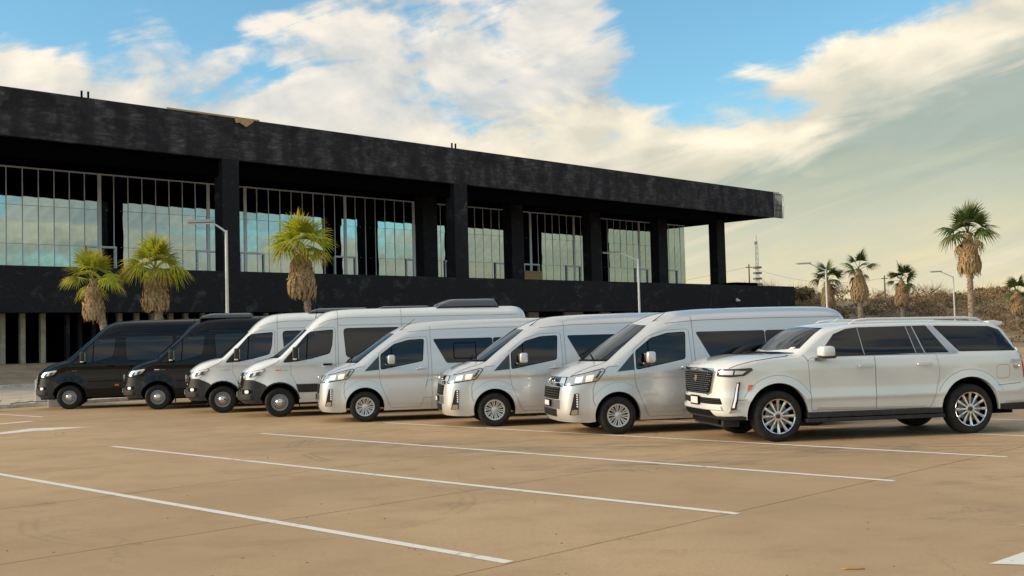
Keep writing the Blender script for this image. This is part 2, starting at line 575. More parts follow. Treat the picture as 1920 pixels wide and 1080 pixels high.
def build_ground():
    # one sheet to the horizon, fine where the hill stands
    xs = [-3000, -1200, -500, -250, -120, -60, -20] + [i * 3.0 for i in range(0, 72)] + [260, 360, 600, 1200, 3000]
    ys = [-1500, -500, -150, -50, 0, 40, 70, 85] + [90 + i * 3.0 for i in range(0, 40)] + [225, 260, 330, 450, 700, 1200, 3000]
    mb = MB()
    vs = []
    for y in ys:
        for x in xs:
            far = max(0.0, min(1.0, (y - 230) / 220))
            vs.append((x, y, terrain_h(x, y) * (1 - .55 * far) - .03))
    nx = len(xs)
    fs = [(j * nx + i, j * nx + i + 1, (j + 1) * nx + i + 1, (j + 1) * nx + i) for j in range(len(ys) - 1) for i in range(nx - 1)]
    mb.add(vs, fs)
    g = obj('ground', mb.mesh('ground', smooth=True), M['earth'], kind='structure')
    # car park: dark bed with long concrete slabs laid on it, 15 mm joints
    lot = MB()
    lot.face([(*lot_xy(-60, -36.4), -.012), (*lot_xy(-60, 14), -.012), (*lot_xy(95, 14), -.012), (*lot_xy(95, -36.4), -.012)])
    L = obj('parking_lot', lot.mesh('parking_lot'), M['joint'], kind='structure')
    rnd = random.Random(3)
    edges = [-36.4] + [-6.42 - 3.42 * k for k in range(8, -7, -1)] + [14]
    edges = [e for e in edges if -36.4 <= e <= 14]
    for n0, n1 in zip(edges, edges[1:]):
        if n1 - n0 < .3: continue
        mb = MB()
        N = 60
        top0, top1 = [], []
        for i in range(N + 1):
            a = -60 + 155 * i / N
            j0 = .008 + .005 * noise.noise(Vector((a * .6, n0, 0))); j1 = .008 + .005 * noise.noise(Vector((a * .6, n1, 0)))
            top0.append((*lot_xy(a, n0 + j0), 0.0)); top1.append((*lot_xy(a, n1 - j1), 0.0))
        vs = top0 + top1 + [(p[0], p[1], -.02) for p in top0] + [(p[0], p[1], -.02) for p in top1]
        K = N + 1
        fs = []
        for i in range(N):
            fs.append((i, K + i, K + i + 1, i + 1))
            fs.append((2 * K + i, i, i + 1, 2 * K + i + 1))
            fs.append((K + i, 3 * K + i, 3 * K + i + 1, K + i + 1))
        mb.add(vs, fs)
        me = mb.mesh('concrete_slab', fix=False)
        obj('concrete_slab', me, M['concrete'], L)
    # painted bay lines
    def strip(name, pts, w, z=.004):
        mb = MB()
        P = [Vector((p[0], p[1], 0)) for p in pts]
        n = 40
        left, right = [], []
        for i in range(n + 1):
            t = i / n * (len(P) - 1); k = min(int(t), len(P) - 2); q = P[k].lerp(P[k + 1], t - k)
            d = (P[k + 1] - P[k]).normalized(); s = Vector((-d.y, d.x, 0))
            w2 = w / 2 * (1 + .10 * noise.noise(Vector((q.x * 3, q.y * 3, 0))))
            left.append((*(q + s * w2).xy, z)); right.append((*(q - s * w2).xy, z))
        for i in range(n): mb.face([left[i], right[i], right[i + 1], left[i + 1]])
        return obj(name, mb.mesh(name), M['road_paint'], L)
    near0 = Vector((-.079, 9.058)); stepv = Vector((2.262, 2.10))
    for k in range(-2, 14):
        p = near0 + stepv * k
        q = p + Vector((-.7113, .7029)) * 13.5
        strip('bay_line', [p, q], .115)
    # marks at the left: arrow, dashes; arrow at the lower right
    def poly(name, pts):
        mb = MB(); mb.face([(x, y, .0042) for x, y in pts])
        obj(name, mb.mesh(name), M['road_paint'], L)
    poly('arrow_mark', [(-9.8, 26.03), (-10.45, 25.15), (-10.75, 25.05), (-12.6, 22.1), (-12.9, 22.3), (-11.45, 24.75), (-11.2, 25.95)][::-1])
    strip('lane_mark', [(-12.32, 28.57), (-13.6, 26.5)], .28)
    strip('lane_mark', [(-12.75, 30.25), (-17, 34.2)], .12)
    poly('arrow_mark', [(3.551, 8.528), (5.2, 8.05), (4.9, 9.75)])
    poly('arrow_mark', [(4.478, 10.14), (5.6, 10.1), (5.6, 10.38)])
    # kerb behind the row, then a paler road and the bank under the building
    mb = MB()
    for a0 in range(-58, 96, 2):
        p, q = lot_xy(a0, -36.5), lot_xy(a0 + 1.985, -36.5)
        mb.v += []
        a, b2 = Vector((*p, 0)), Vector((*q, 0)); s = Vector((NX, NY, 0)) * .09
        z = .12 + .012 * noise.noise(Vector((a0, 0, 5)))
        vs = [a - s, b2 - s, b2 + s, a + s]
        mb.add([(v.x, v.y, -.02) for v in vs] + [(v.x, v.y, z) for v in vs], [(4, 5, 6, 7), (0, 1, 5, 4), (1, 2, 6, 5), (2, 3, 7, 6), (3, 0, 4, 7)])
    obj('kerb', mb.mesh('kerb', bevel=.012), M['kerb_white'], kind='structure')
    mb = MB()
    mb.face([(*lot_xy(-70, -36.6), -.01), (*lot_xy(120, -36.6), -.01), (*lot_xy(120, -58.6), -.01), (*lot_xy(-70, -58.6), -.01)])
    obj('road', mb.mesh('road'), M['pale_ground'], kind='structure')
    # far kerb with a low white edge, seen left of the row
    mb = MB()
    for a0 in range(-58, 96, 3):
        p, q = lot_xy(a0, -57.0), lot_xy(a0 + 2.98, -57.0)
        a, b2 = Vector((*p, 0)), Vector((*q, 0)); s = Vector((NX, NY, 0)) * .1
        vs = [a - s, b2 - s, b2 + s, a + s]
        mb.add([(v.x, v.y, -.02) for v in vs] + [(v.x, v.y, .13) for v in vs], [(4, 5, 6, 7), (0, 1, 5, 4), (1, 2, 6, 5), (2, 3, 7, 6), (3, 0, 4, 7)])
    obj('kerb', mb.mesh('kerb', bevel=.012), M['kerb_white'], kind='structure')
    mb = MB()
    na, nn = 90, 12
    vs = []
    for i in range(na + 1):
        for j in range(nn + 1):
            a = -75 + 190 * i / na; t = j / nn; n = -57.1 - 14 * t
            z = 1.02 * (t * 1.5 if t < .66 else 1.0) + .06 * noise.noise(Vector((a * .4, n * .4, 2))) * (1 if t > 0 else 0)
            vs.append((*lot_xy(a, n), z - (.02 if j == 0 else 0)))
    fs = [(i * (nn + 1) + j, i * (nn + 1) + j + 1, (i + 1) * (nn + 1) + j + 1, (i + 1) * (nn + 1) + j) for i in range(na) for j in range(nn)]
    mb.add(vs, fs)
    obj('earth_bank', mb.mesh('earth_bank', smooth=True), M['bank'], kind='structure')


build_ground()

# ---------------------------------------------------------------- dark building
def black_render_fn(n, b, oc):
    """charcoal render with brushed, patchy repainting"""
    f = n.noise(scaled(n, oc, (.8, .8, 1.2)), .9, 8, .68, 1.0)
    cell = n.noise(scaled(n, oc, (.9, .9, .35)), 1.1, 3, .5)
    g = n.noise(oc, 9.0, 5, .6)
    k = n.mul(n.step(f, .50, .72), n.step(cell, .44, .60))
    c = n.mix(n.step(g, .3, .7), (.012, .0115, .0135), (.022, .021, .023))
    c = n.mix(n.mul(k, .8), c, (.085, .079, .082))
    n.put(b.inputs['Base Color'], c)
    bump(n, b, g, .25, .02)


def brushed_fn(n, b, oc):
    """fascia: short horizontal brush strokes in ragged vertical bands"""
    wob = n.noise(oc, 1.2, 3, .5)
    sp = n.new('ShaderNodeSeparateXYZ'); n.put(sp.inputs[0], oc)
    xw = n.add(sp.outputs[0], n.mul(wob, 1.1))
    band = n.noise(n.vec(xw, 0.0, n.mul(sp.outputs[2], .08)), .95, 2, .5)
    patch = n.noise(scaled(n, oc, (.75, .75, .8)), 1.0, 4, .6)
    f = n.noise(scaled(n, oc, (.55, .55, 2.6)), 2.0, 7, .66, .7)
    g = n.noise(oc, 12.0, 5, .6)
    k = n.mul(n.step(band, .36, .60, .25, 1.0), n.step(patch, .36, .60))
    k = n.mul(k, n.add(.28, n.mul(n.step(f, .44, .66), .72)))
    c = n.mix(n.step(g, .3, .7), (.017, .0155, .018), (.028, .026, .029))
    c = n.mix(n.mul(k, .85), c, (.135, .122, .124))
    n.put(b.inputs['Base Color'], c)
    bump(n, b, g, .25, .02)


M['black_render'] = nmat('black_render', black_render_fn, rough=.85, spec=.2)
M['brushed'] = nmat('brushed', brushed_fn, rough=.85, spec=.2)
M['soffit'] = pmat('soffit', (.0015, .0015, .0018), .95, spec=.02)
M['mullion'] = mottled('mullion', (.78, .86, .94), (.84, .90, .96), 3, .45, 0)
M['tan_pier'] = mottled('tan_pier', (.34, .29, .22), (.46, .40, .31), 2, .85, .2, .02)
M['plywood'] = mottled('plywood', (.46, .30, .14), (.54, .37, .18), 2, .7, .1, .01, stretch=(1, 1, 6))


def mirror_fn(n, b, oc):
    w = n.noise(oc, .33, 2, .5)
    bump(n, b, w, .055, .35)
    n.put(b.inputs['Base Color'], n.mix(n.step(n.noise(oc, 1.5, 4, .6), .35, .7), (.28, .36, .345), (.34, .41, .39)))


M['facade_glass'] = nmat('facade_glass', mirror_fn, rough=.015, metal=1.0)
M['stud'] = pmat('stud', (.10, .10, .10), .6)
M['sticker'] = pmat('sticker', (.7, .7, .7), .5)

BO = (-29.8, 65.0)
TZ0, TZ1 = 4.05, 6.82                     # terrace parapet
FZ0, FZ1 = 14.5, 17.4                     # fascia
GS = 9.2                                  # glazing set-back
GT = 14.22                                # head of the glazing
BT = empty('black_building', (BO[0], BO[1], 0), FA, 'long black two storey building with deep flat roof and glazed upper floor', 'building')


def bpart(name, mb, mat, smooth=False, par=None, **kw):
    return obj(name, mb.mesh(name, smooth=smooth, bevel=kw.pop('bevel', 0)), M[mat], par or BT, **kw)


T0, T1 = -34.0, 84.0
fa = MB().box((T0, 0, FZ0), (T1, .45, FZ1))
fascia = bpart('roof_fascia', fa, 'brushed')
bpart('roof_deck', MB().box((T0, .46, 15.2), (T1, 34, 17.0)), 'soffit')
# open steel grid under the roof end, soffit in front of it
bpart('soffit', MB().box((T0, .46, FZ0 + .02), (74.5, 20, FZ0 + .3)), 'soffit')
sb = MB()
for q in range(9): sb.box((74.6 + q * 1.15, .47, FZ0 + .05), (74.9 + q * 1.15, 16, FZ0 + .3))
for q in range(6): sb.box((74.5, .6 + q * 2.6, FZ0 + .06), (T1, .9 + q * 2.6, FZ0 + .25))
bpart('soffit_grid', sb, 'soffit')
bpart('reflection_beam', MB().box((T0, .5, 13.4), (73.6, 1.0, FZ0 + .01)), 'soffit')  # added black downstand, lowers the dark roof edge mirrored in the glazing
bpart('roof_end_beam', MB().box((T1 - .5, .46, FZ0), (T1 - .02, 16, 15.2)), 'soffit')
# unfinished metal studs at the right end of the fascia
for q in range(7):
    t = T1 + .15 + q * .28
    st = MB().box((t, .02, FZ0 + .02), (t + .06, .14, FZ1 + .05 - (.12 * max(0, q - 4) ** 1.6)))
    bpart('fascia_stud', st, 'stud')
fr = MB()
for z in (FZ0 + .05, 15.4, 15.95, 17.2): fr.box((T1 + .02, .15, z), (T1 + 2.0, .24, z + .07))

bpart('fascia_frame', fr, 'stud')
cv = MB().tube([(T1 + 1.6, .0, FZ1 - .05), (T1 + 2.05, .0, 17.0), (T1 + 2.2, 0, 16.2), (T1 + 2.1, 0, 15.3), (T1 + 2.0, 0, FZ0)], .05, 6)
bpart('fascia_bent_rail', cv, 'mullion')
# worn strip of pale foam board along part of the roof edge, and its torn flap
bpart('edge_board', MB().box((10.6, -.05, FZ1 - .02), (17.6, .2, FZ1 + .09)), 'plywood')
bpart('torn_flap', MB().prism([(15.6, FZ1), (17.0, FZ1 + .02), (17.1, FZ1 - .12), (16.5, FZ1 - .55), (16.0, FZ1 - .30), (15.7, FZ1 - .35)], -.12, -.06, 'y'), 'plywood')
for t in (5.0, 5.42, 35.9, 36.3):
    bpart('roof_pin', MB().box((t, .2, FZ1), (t + .09, .32, FZ1 + .45)), 'soffit')
# columns: two on the front line, five further back
for t0, t1, s in ((14.65, 15.95, .02), (35.85, 37.3, .02)):
    bpart('column', MB().box((t0, s, TZ1 - .3), (t1, s + 1.05, FZ0 + .02)), 'black_render')
for c in (37.2, 47.75, 58.75, 69.6, 80.3):
    bpart('column', MB().box((c - .78, 4.6, 5.0), (c + .78, 5.7, FZ0 + .02)), 'black_render')
# terrace: parapet, slab, back wall
bpart('terrace_parapet', MB().box((T0, -.25, TZ0), (87.4, .0, TZ1)), 'black_render')
bpart('terrace_slab', MB().box((T0, .01, TZ0 + .05), (87.35, 26, 4.9)), 'soffit')
bpart('parapet_return', MB().box((87.1, .01, 4.9), (87.38, 9, TZ1 - .02)), 'black_render')
bpart('roof_plant_box', MB().box((80.5, 3, 4.9), (84.9, 6, TZ1 + .55)), 'soffit')
# ground storey: dark wall set back, pale piers
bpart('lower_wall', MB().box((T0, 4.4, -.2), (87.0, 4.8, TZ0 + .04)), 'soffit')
for t in [-8.6, -7.4, -6.2, -5, -3.8, -2.6, -1.4, -.2, .86, 2.05, 3.28, 8.25, 9.42, 10.51, 11.84, 12.94, 14.22] + [15.5 + 1.25 * q for q in range(24)]:
    bpart('pier', MB().box((t - .15, 2.0, .3), (t + .15, 2.3, TZ0 + .02)), 'tan_pier')
for t in (4.9, 5.7, 6.6, 7.4):
    bpart('pier', MB().box((t - .12, 2.2, .3), (t + .12, 2.5, TZ0 + .02)), 'black_render')
for t in (46.9, 51.7, 52.9, 56.9, 60.6, 63.4):
    bpart('pier', MB().box((t - .65, 2.0, .3), (t + .65, 2.3, TZ0 + .02)), 'tan_pier')
bpart('wall_lamp', MB().blob((75.6, -.45, 5.15), (.22, .2, .12), .6).box((75.5, -.4, 5.15), (75.7, -.2, 5.4)), 'sticker', smooth=30)

# glazing
GLZ = MB()
th = [10.36, 18.89, 22.05, 31.58, 39.01, 53.8, 60.33, 71.07]
ts = []
t = -14.5
ts = [3.82 - 1.083 * q for q in range(16, 0, -1)] + [3.82 + 1.072 * q for q in range(72)]
ts = [t for t in ts if t < 79.9]
END = ts[-1] + .9
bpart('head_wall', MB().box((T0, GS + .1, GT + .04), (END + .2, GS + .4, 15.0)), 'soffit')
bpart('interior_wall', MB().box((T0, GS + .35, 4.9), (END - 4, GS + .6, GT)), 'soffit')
bpart('top_rail', MB().box((ts[0], GS - .05, GT - .10), (END, GS + .06, GT)), 'mullion')
thin = MB().box((-.032, -.012, 4.92), (.032, .05, GT - .1)).mesh('mullion')
wide = MB().box((-.13, -.05, 4.92), (.13, .06, GT - .1)).mesh('wide_mullion')
for i, t in enumerate(ts):
    w = min(abs(t - q) for q in th) < .5
    obj('mullion', wide if w else thin, M['mullion'], BT, loc=(t, GS, 0))
pz = [(4.95, 7.42), (7.44, 9.98), (10.0, 12.0), (12.02, GT - .11)]
pane_me = {}
rnd = random.Random(11)
for i in range(len(ts)):
    a = ts[i] + .04; b2 = (ts[i + 1] if i + 1 < len(ts) else END) - .04
    for z0, z1 in ((4.95, 9.0), (9.02, 11.62), (11.64, GT - .11)):
        key = (round(b2 - a, 2), z0)
        if key not in pane_me:
            pane_me[key] = MB().box((0, 0, z0), (b2 - a, .02, z1)).mesh('glass_pane')
        o = obj('glass_pane', pane_me[key], M['facade_glass'], BT, loc=(a, GS + .005, 0), rot=(radians(rnd.gauss(0, .05)), 0, radians(rnd.gauss(0, .10))))
fit = MB()
for t in ts[10:]:
    for z in (9.01, 11.63):
        fit.blob((t + .53, GS + .02, z), (.045, .03, .03), .7, 8, 4)
bpart('pane_fittings', fit, 'sticker', smooth=True, kind='stuff')
for t in ts[12::3]:
    bpart('pane_sticker', MB().box((t + .42, GS + .012, 7.15), (t + .75, GS + .026, 7.32)), 'sticker')
# doors: pale frames in the lower panes
for c in (10.36, 18.89, 22.6, 31.58, 39.3, 43.9, 50.3, 54.2, 60.4, 71.6, 77.0):
    d = bpart('door_frame', MB().box((c - 1.1, GS - .14, 8.92), (c + 1.1, GS - .02, 9.06)).box((c - 1.1, GS - .13, 4.92), (c - 1.0, GS - .03, 8.92)).box((c + 1.0, GS - .13, 4.92), (c + 1.1, GS - .03, 8.92)), 'mullion')
bpart('plywood_sheet', MB().box((53.0, GS - .2, 6.0), (55.6, GS - .16, 8.35)), 'plywood')
# a return of clear glazing at the right end
M['clear_glass'] = pmat('clear_glass', (.55, .68, .62), .02, spec=.8)
_b = M['clear_glass'].node_tree.nodes['Principled BSDF']
_b.inputs['Transmission Weight'].default_value = .85
_b.inputs['IOR'].default_value = 1.1
for q in range(3):
    bpart('side_glass_pane', MB().box((END + .02, GS + .15 + q * 1.2, 4.95), (END + .05, GS + 1.3 + q * 1.2, GT - .1)), 'clear_glass')

# ---------------------------------------------------------------- vehicles
# vehicle space: x runs to the rear from the front axle, y away from the photographed side, z up
def hermite(pts, step):
    """smooth curve through rows of numbers (any length); the first four columns give the arc length"""
    n = len(pts)
    T = []
    for i in range(n):
        a, b = pts[max(i - 1, 0)], pts[min(i + 1, n - 1)]
        T.append([(q - p) for p, q in zip(a, b)])
    L = [max(1e-6, sqrt(sum((q - p) ** 2 for p, q in zip(pts[i][:2], pts[i + 1][:2])))) for i in range(n - 1)]
    out = []
    for i in range(n - 1):
        l0 = L[i - 1] if i > 0 else L[i]
        l1 = L[i + 1] if i < n - 2 else L[i]
        m0 = [t * L[i] / (l0 + L[i]) if 0 < i else t * .8 for t in T[i]]
        m1 = [t * L[i] / (l1 + L[i]) if i < n - 2 else t * .8 for t in T[i + 1]]
        k = max(2, int(math.ceil(L[i] / step)))
        for j in range(k):
            s = j / k
            h0, h1, h2, h3 = 2 * s**3 - 3 * s**2 + 1, s**3 - 2 * s**2 + s, -2 * s**3 + 3 * s**2, s**3 - s**2
            out.append([h0 * p + h1 * a + h2 * q + h3 * b for p, q, a, b in zip(pts[i], pts[i + 1], m0, m1)])
    out.append(list(pts[-1]))
    return out


def spline1(tab):
    """smooth 1-D interpolation of (z, w) pairs"""
    zs = [t[0] for t in tab]; ws = [t[1] for t in tab]
    def tan(i):
        if i == 0: return (ws[1] - ws[0]) / (zs[1] - zs[0])
        if i == len(zs) - 1: return (ws[-1] - ws[-2]) / (zs[-1] - zs[-2])
        return (ws[i + 1] - ws[i - 1]) / (zs[i + 1] - zs[i - 1])
    def f(z):
        if z <= zs[0]: return ws[0]
        if z >= zs[-1]: return ws[-1] + (z - zs[-1]) * tan(len(zs) - 1)
        for i in range(len(zs) - 1):
            if z <= zs[i + 1]:
                h = zs[i + 1] - zs[i]; s = (z - zs[i]) / h
                return ((2 * s**3 - 3 * s**2 + 1) * ws[i] + (s**3 - 2 * s**2 + s) * h * tan(i) + (-2 * s**3 + 3 * s**2) * ws[i + 1] + (s**3 - s**2) * h * tan(i + 1))
    return f


def in_poly(x, y, P):
    c = False
    j = len(P) - 1
    for i in range(len(P)):
        if (P[i][1] > y) != (P[j][1] > y) and x < (P[j][0] - P[i][0]) * (y - P[i][1]) / (P[j][1] - P[i][1]) + P[i][0]:
            c = not c
        j = i
    return c


class Body:
    """shell grown from a centre-line profile and a matching shoulder line"""
    def __init__(self, keys, W, arches, sill, rings=11, step=.07, zl=()):
        self.W = W
        rows = hermite(keys, step)                    # cx, cz, ex, ez, p
        outline = [(r[2], r[3]) for r in rows]
        # lower edge with the wheel openings, from the rear back to the front
        low = []
        x_rear, x_front = outline[-1][0], outline[0][0]
        for (ax, az, ar) in sorted(arches, reverse=True):
            h = az - sill
            a0 = math.asin(max(-1, min(1, h / ar)))
            low.append((ax + ar * cos(a0), sill))
            N = 26
            for i in range(N + 1):
                a = -a0 + (pi + 2 * a0) * i / N
                low.append((ax + ar * cos(a), az + ar * sin(a)))
            low.append((ax - ar * cos(a0), sill))
        clean = []
        for p in low:
            if not clean or (Vector(p) - Vector(clean[-1])).length > .004: clean.append(p)
        low = clean
        # subdivide long straight runs
        run = [outline[-1]] + low + [outline[0]]
        bottom = []
        for a, b in zip(run, run[1:]):
            d = sqrt((a[0] - b[0])**2 + (a[1] - b[1])**2)
            k = max(1, int(d / .1))
            for j in range(k): bottom.append((a[0] + (b[0] - a[0]) * j / k, a[1] + (b[1] - a[1]) * j / k))
        bottom = bottom[1:]
        poly = outline + bottom
        n_out = len(poly)
        pts = list(poly)
        x0 = min(p[0] for p in poly); x1 = max(p[0] for p in poly)
        z0 = min(p[1] for p in poly); z1 = max(p[1] for p in poly)
        g = .075
        nx = int((x1 - x0) / g)
        zrow = [z0 + j * g for j in range(1, int((z1 - z0) / g) + 1)]
        zrow = [z for z in zrow if all(abs(z - q) > .03 for q in zl)] + list(zl)
        seg = [(poly[i], poly[(i + 1) % n_out]) for i in range(n_out)]
        for i in range(1, nx + 1):
            for z in zrow:
                x = x0 + i * g
                if not in_poly(x, z, poly): continue
                if any((x - p[0])**2 + (z - p[1])**2 < .0012 for p in poly): continue
                pts.append((x, z))
        vs, _, fs, _, _, _ = delaunay_2d_cdt([Vector(p) for p in pts], [(i, (i + 1) % n_out) for i in range(n_out)], [], 1, 1e-6)
        bm = bmesh.new()
        for sgn in (-1, 1):
            bv = [bm.verts.new((v.x, sgn * W(v.x, v.y), v.y)) for v in vs]
            for f in fs:
                try: bm.faces.new([bv[i] for i in f])
                except ValueError: pass
            grid = []
            for r in rows:
                cx, cz, ex, ez, p = r
                row = []
                w = W(ex, ez)
                for q in range(rings + 1):
                    a = (q / rings) * pi / 2
                    y = w * sin(a) ** (2 / p)
                    d = 1 - max(0.0, cos(a)) ** (2 / p)
                    row.append(bm.verts.new((cx + d * (ex - cx), sgn * y, cz + d * (ez - cz))))
                grid.append(row)
            for i in range(len(grid) - 1):
                for q in range(rings):
                    bm.faces.new((grid[i][q], grid[i + 1][q], grid[i + 1][q + 1], grid[i][q + 1]))
            # rolled lip of the wheel openings and the sill
            lip = [bm.verts.new((p[0], sgn * W(*p), p[1])) for p in bottom]
            lip2 = [bm.verts.new((p[0], sgn * (W(*p) - .11), p[1])) for p in bottom]
            for i in range(len(lip) - 1):
                bm.faces.new((lip[i], lip[i + 1], lip2[i + 1], lip2[i]))
        bmesh.ops.remove_doubles(bm, verts=bm.verts, dist=2e-4)
        bmesh.ops.dissolve_degenerate(bm, edges=bm.edges, dist=1e-4)
        xa, xb = x0 + .6, x1 - .6
        for f in bm.faces:
            c = f.calc_center_median()
            ref = Vector((min(max(c.x, xa), xb), 0, min(max(c.z, .55), z1 - .35)))
            if abs(f.normal.y) < .2 and c.z < .9 and abs(c.y) > .6 and xa < c.x < xb:
                continue
            if f.normal.dot(c - ref) < 0: f.normal_flip()
        self.me = bpy.data.meshes.new('body')
        bm.to_mesh(self.me); bm.free()
        self.me.shade_smooth()
        self.me.set_sharp_from_angle(angle=radians(50))

    def panel(self, polys, off=.004, axis='y', side=-1, xlim=.3, skirt=True, name='panel', smooth=True):
        """patch of the body skin inside convex polygons, lifted by off, with a rim down to the skin"""
        if not isinstance(polys[0][0], (tuple, list)): polys = [polys]
        res = bmesh.new()
        for poly in polys:
            ar = sum(poly[i][0] * poly[(i + 1) % len(poly)][1] - poly[(i + 1) % len(poly)][0] * poly[i][1] for i in range(len(poly)))
            if ar < 0: poly = poly[::-1]
            lo = [min(p[k] for p in poly) for k in (0, 1)]; hi = [max(p[k] for p in poly) for k in (0, 1)]
            bm = bmesh.new(); bm.from_mesh(self.me)
            ix = 0 if axis == 'y' else 1
            kill = []
            for f in bm.faces:
                us = [v.co[ix] for v in f.verts]; zs = [v.co.z for v in f.verts]
                c = f.calc_center_median()
                if max(us) < lo[0] or min(us) > hi[0] or max(zs) < lo[1] or min(zs) > hi[1]: kill.append(f)
                elif axis == 'y' and (c.y * side < 0 if side else False): kill.append(f)
                elif axis == 'y' and side and abs(f.normal.y) < .02: kill.append(f)
                elif axis == 'x' and (c.x > xlim or f.normal.x > -.03): kill.append(f)
            bmesh.ops.delete(bm, geom=kill, context='FACES')
            nrm = {}
            for i in range(len(poly)):
                a, b = poly[i], poly[(i + 1) % len(poly)]
                d = (b[0] - a[0], b[1] - a[1])
                if axis == 'y': co, no = (a[0], 0, a[1]), (d[1], 0, -d[0])
                else: co, no = (0, a[0], a[1]), (0, d[1], -d[0])
                bmesh.ops.bisect_plane(bm, geom=bm.verts[:] + bm.edges[:] + bm.faces[:], dist=1e-5, plane_co=co, plane_no=no, clear_outer=True)
            tmp = bpy.data.meshes.new('tmp'); bm.to_mesh(tmp); bm.free()
            res.from_mesh(tmp); bpy.data.meshes.remove(tmp)
        bmesh.ops.remove_doubles(res, verts=res.verts, dist=3e-4)
        res.normal_update()
        nn = {v: v.normal.copy() for v in res.verts}
        if skirt:
            be = [e for e in res.edges if e.is_boundary]
            base = {}
            for v, no in nn.items(): base[v] = v.co.copy()
            for v, no in nn.items(): v.co = v.co + no * off
            r = bmesh.ops.extrude_edge_only(res, edges=be)
            for v in r['geom']:
                if isinstance(v, bmesh.types.BMVert):
                    best = v.link_edges
                    src = None
                    for e in v.link_edges:
                        o = e.other_vert(v)
                        if o in nn and (o.co - v.co).length < 1e-6: src = o
                    no = nn[src] if src else v.normal
                    v.co = v.co - no * (off + .003)
            bmesh.ops.recalc_face_normals(res, faces=[f for f in res.faces if f.calc_area() > 0 and False])
        else:
            for v, no in nn.items(): v.co = v.co + no * off
        me = bpy.data.meshes.new(name)
        res.to_mesh(me); res.free()
        if smooth:
            me.shade_smooth(); me.set_sharp_from_angle(angle=radians(40))
        return me

    def line(self, pts, w=.009, off=.0025, axis='y', side=-1, name='seam'):
        polys = []
        for a, b in zip(pts, pts[1:]):
            d = Vector((b[0] - a[0], b[1] - a[1])); L = d.length; d /= L
            n = Vector((-d.y, d.x)) * w / 2
            a2 = Vector(a) - d * w * .3; b2 = Vector(b) + d * w * .3
            polys.append([tuple(a2 + n), tuple(a2 - n), tuple(b2 - n), tuple(b2 + n)])
        return self.panel(polys, off, axis, side, skirt=False, name=name)


def rounded(poly, r=.03, k=3):
    """convex polygon with its corners rounded"""
    out = []
    n = len(poly)
    for i in range(n):
        p, a, b = Vector(poly[i]), Vector(poly[i - 1]), Vector(poly[(i + 1) % n])
        da, db = (a - p), (b - p)
        ra = min(r, da.length * .45); rb = min(r, db.length * .45)
        pa, pb = p + da.normalized() * ra, p + db.normalized() * rb
        for j in range(k + 1):
            t = j / k
            q = pa * (1 - t)**2 + p * 2 * t * (1 - t) + pb * t * t
            out.append((q.x, q.y))
    return out


def grow(poly, d):
    """offset a convex polygon outwards by d"""
    n = len(poly)
    ar = sum(poly[i][0] * poly[(i + 1) % n][1] - poly[(i + 1) % n][0] * poly[i][1] for i in range(n))
    s = 1 if ar > 0 else -1
    out = []
    for i in range(n):
        p, a, b = Vector(poly[i]), Vector(poly[i - 1]), Vector(poly[(i + 1) % n])
        e1, e2 = (p - a).normalized(), (b - p).normalized()
        n1, n2 = Vector((e1.y, -e1.x)) * s, Vector((e2.y, -e2.x)) * s
        m = n1 + n2
        if m.length < 1e-6: m = n1
        m.normalize()
        q = p + m * d / max(.4, m.dot(n1))
        out.append((q.x, q.y))
    return out


class Kit:
    """list of parts of one kind of vehicle; put() copies it into the scene"""
    def __init__(self): self.parts = []

    def add(self, name, mesh, mat, parent=None, loc=None, mirror=False, rot=None, label=None):
        self.parts.append(dict(name=name, mesh=mesh, mat=mat, parent=parent, loc=loc, mirror=mirror, rot=rot, label=label))
        return len(self.parts) - 1

    def both(self, name, mesh, mat, parent=None):
        i = self.add(name, mesh, mat, parent)
        self.add(name, mesh, mat, parent, mirror=True)
        return i

    def put(self, root, mats={}, skip=()):
        made = []
        for p in self.parts:
            if p['name'] in skip or (p['parent'] is not None and made[p['parent']] is None):
                made.append(None); continue
            mk = mats.get((p['name'], p['mat']), mats.get(p['mat'], p['mat']))
            par = root if p['parent'] is None else made[p['parent']]
            o = obj(p['name'], p['mesh'], M[mk], par, loc=p['loc'], rot=p['rot'], scale=(1, -1, 1) if p['mirror'] else None)
            if p['name'] in ('grille_mesh', 'vent_holes', 'marker_lamps'): o['kind'] = 'stuff'
            if p['label']: o['label'] = p['label']
            made.append(o)
        return root


def tyre_mesh(R, r_in, w):
    h = w / 2
    prof = [(r_in, -h * .80), (r_in + .02, -h * .93), ((R + r_in) / 2, -h), (R - .035, -h * .93), (R - .008, -h * .72)]
    tread = []
    for i, y in enumerate((-.66, -.52, -.50, -.30, -.28, -.04, .04, .28, .30, .50, .52, .66)):
        gro = i in (1, 2, 3, 4, 5, 6, 7, 8, 9, 10) and False
        tread.append((R if not gro else R - .008, h * y))
    prof += [(R, -h * .6), (R, -h * .34), (R - .009, -h * .32), (R - .009, -h * .26), (R, -h * .24), (R, -h * .03), (R - .009, -h * .02), (R - .009, h * .05), (R, h * .07),
             (R, h * .28), (R - .009, h * .3), (R - .009, h * .36), (R, h * .38), (R, h * .6), (R - .008, h * .72), (R - .035, h * .93), ((R + r_in) / 2, h), (r_in, h * .8)]
    mb = MB().lathe(prof, 48)
    me = mb.mesh('tyre', smooth=32)
    return me


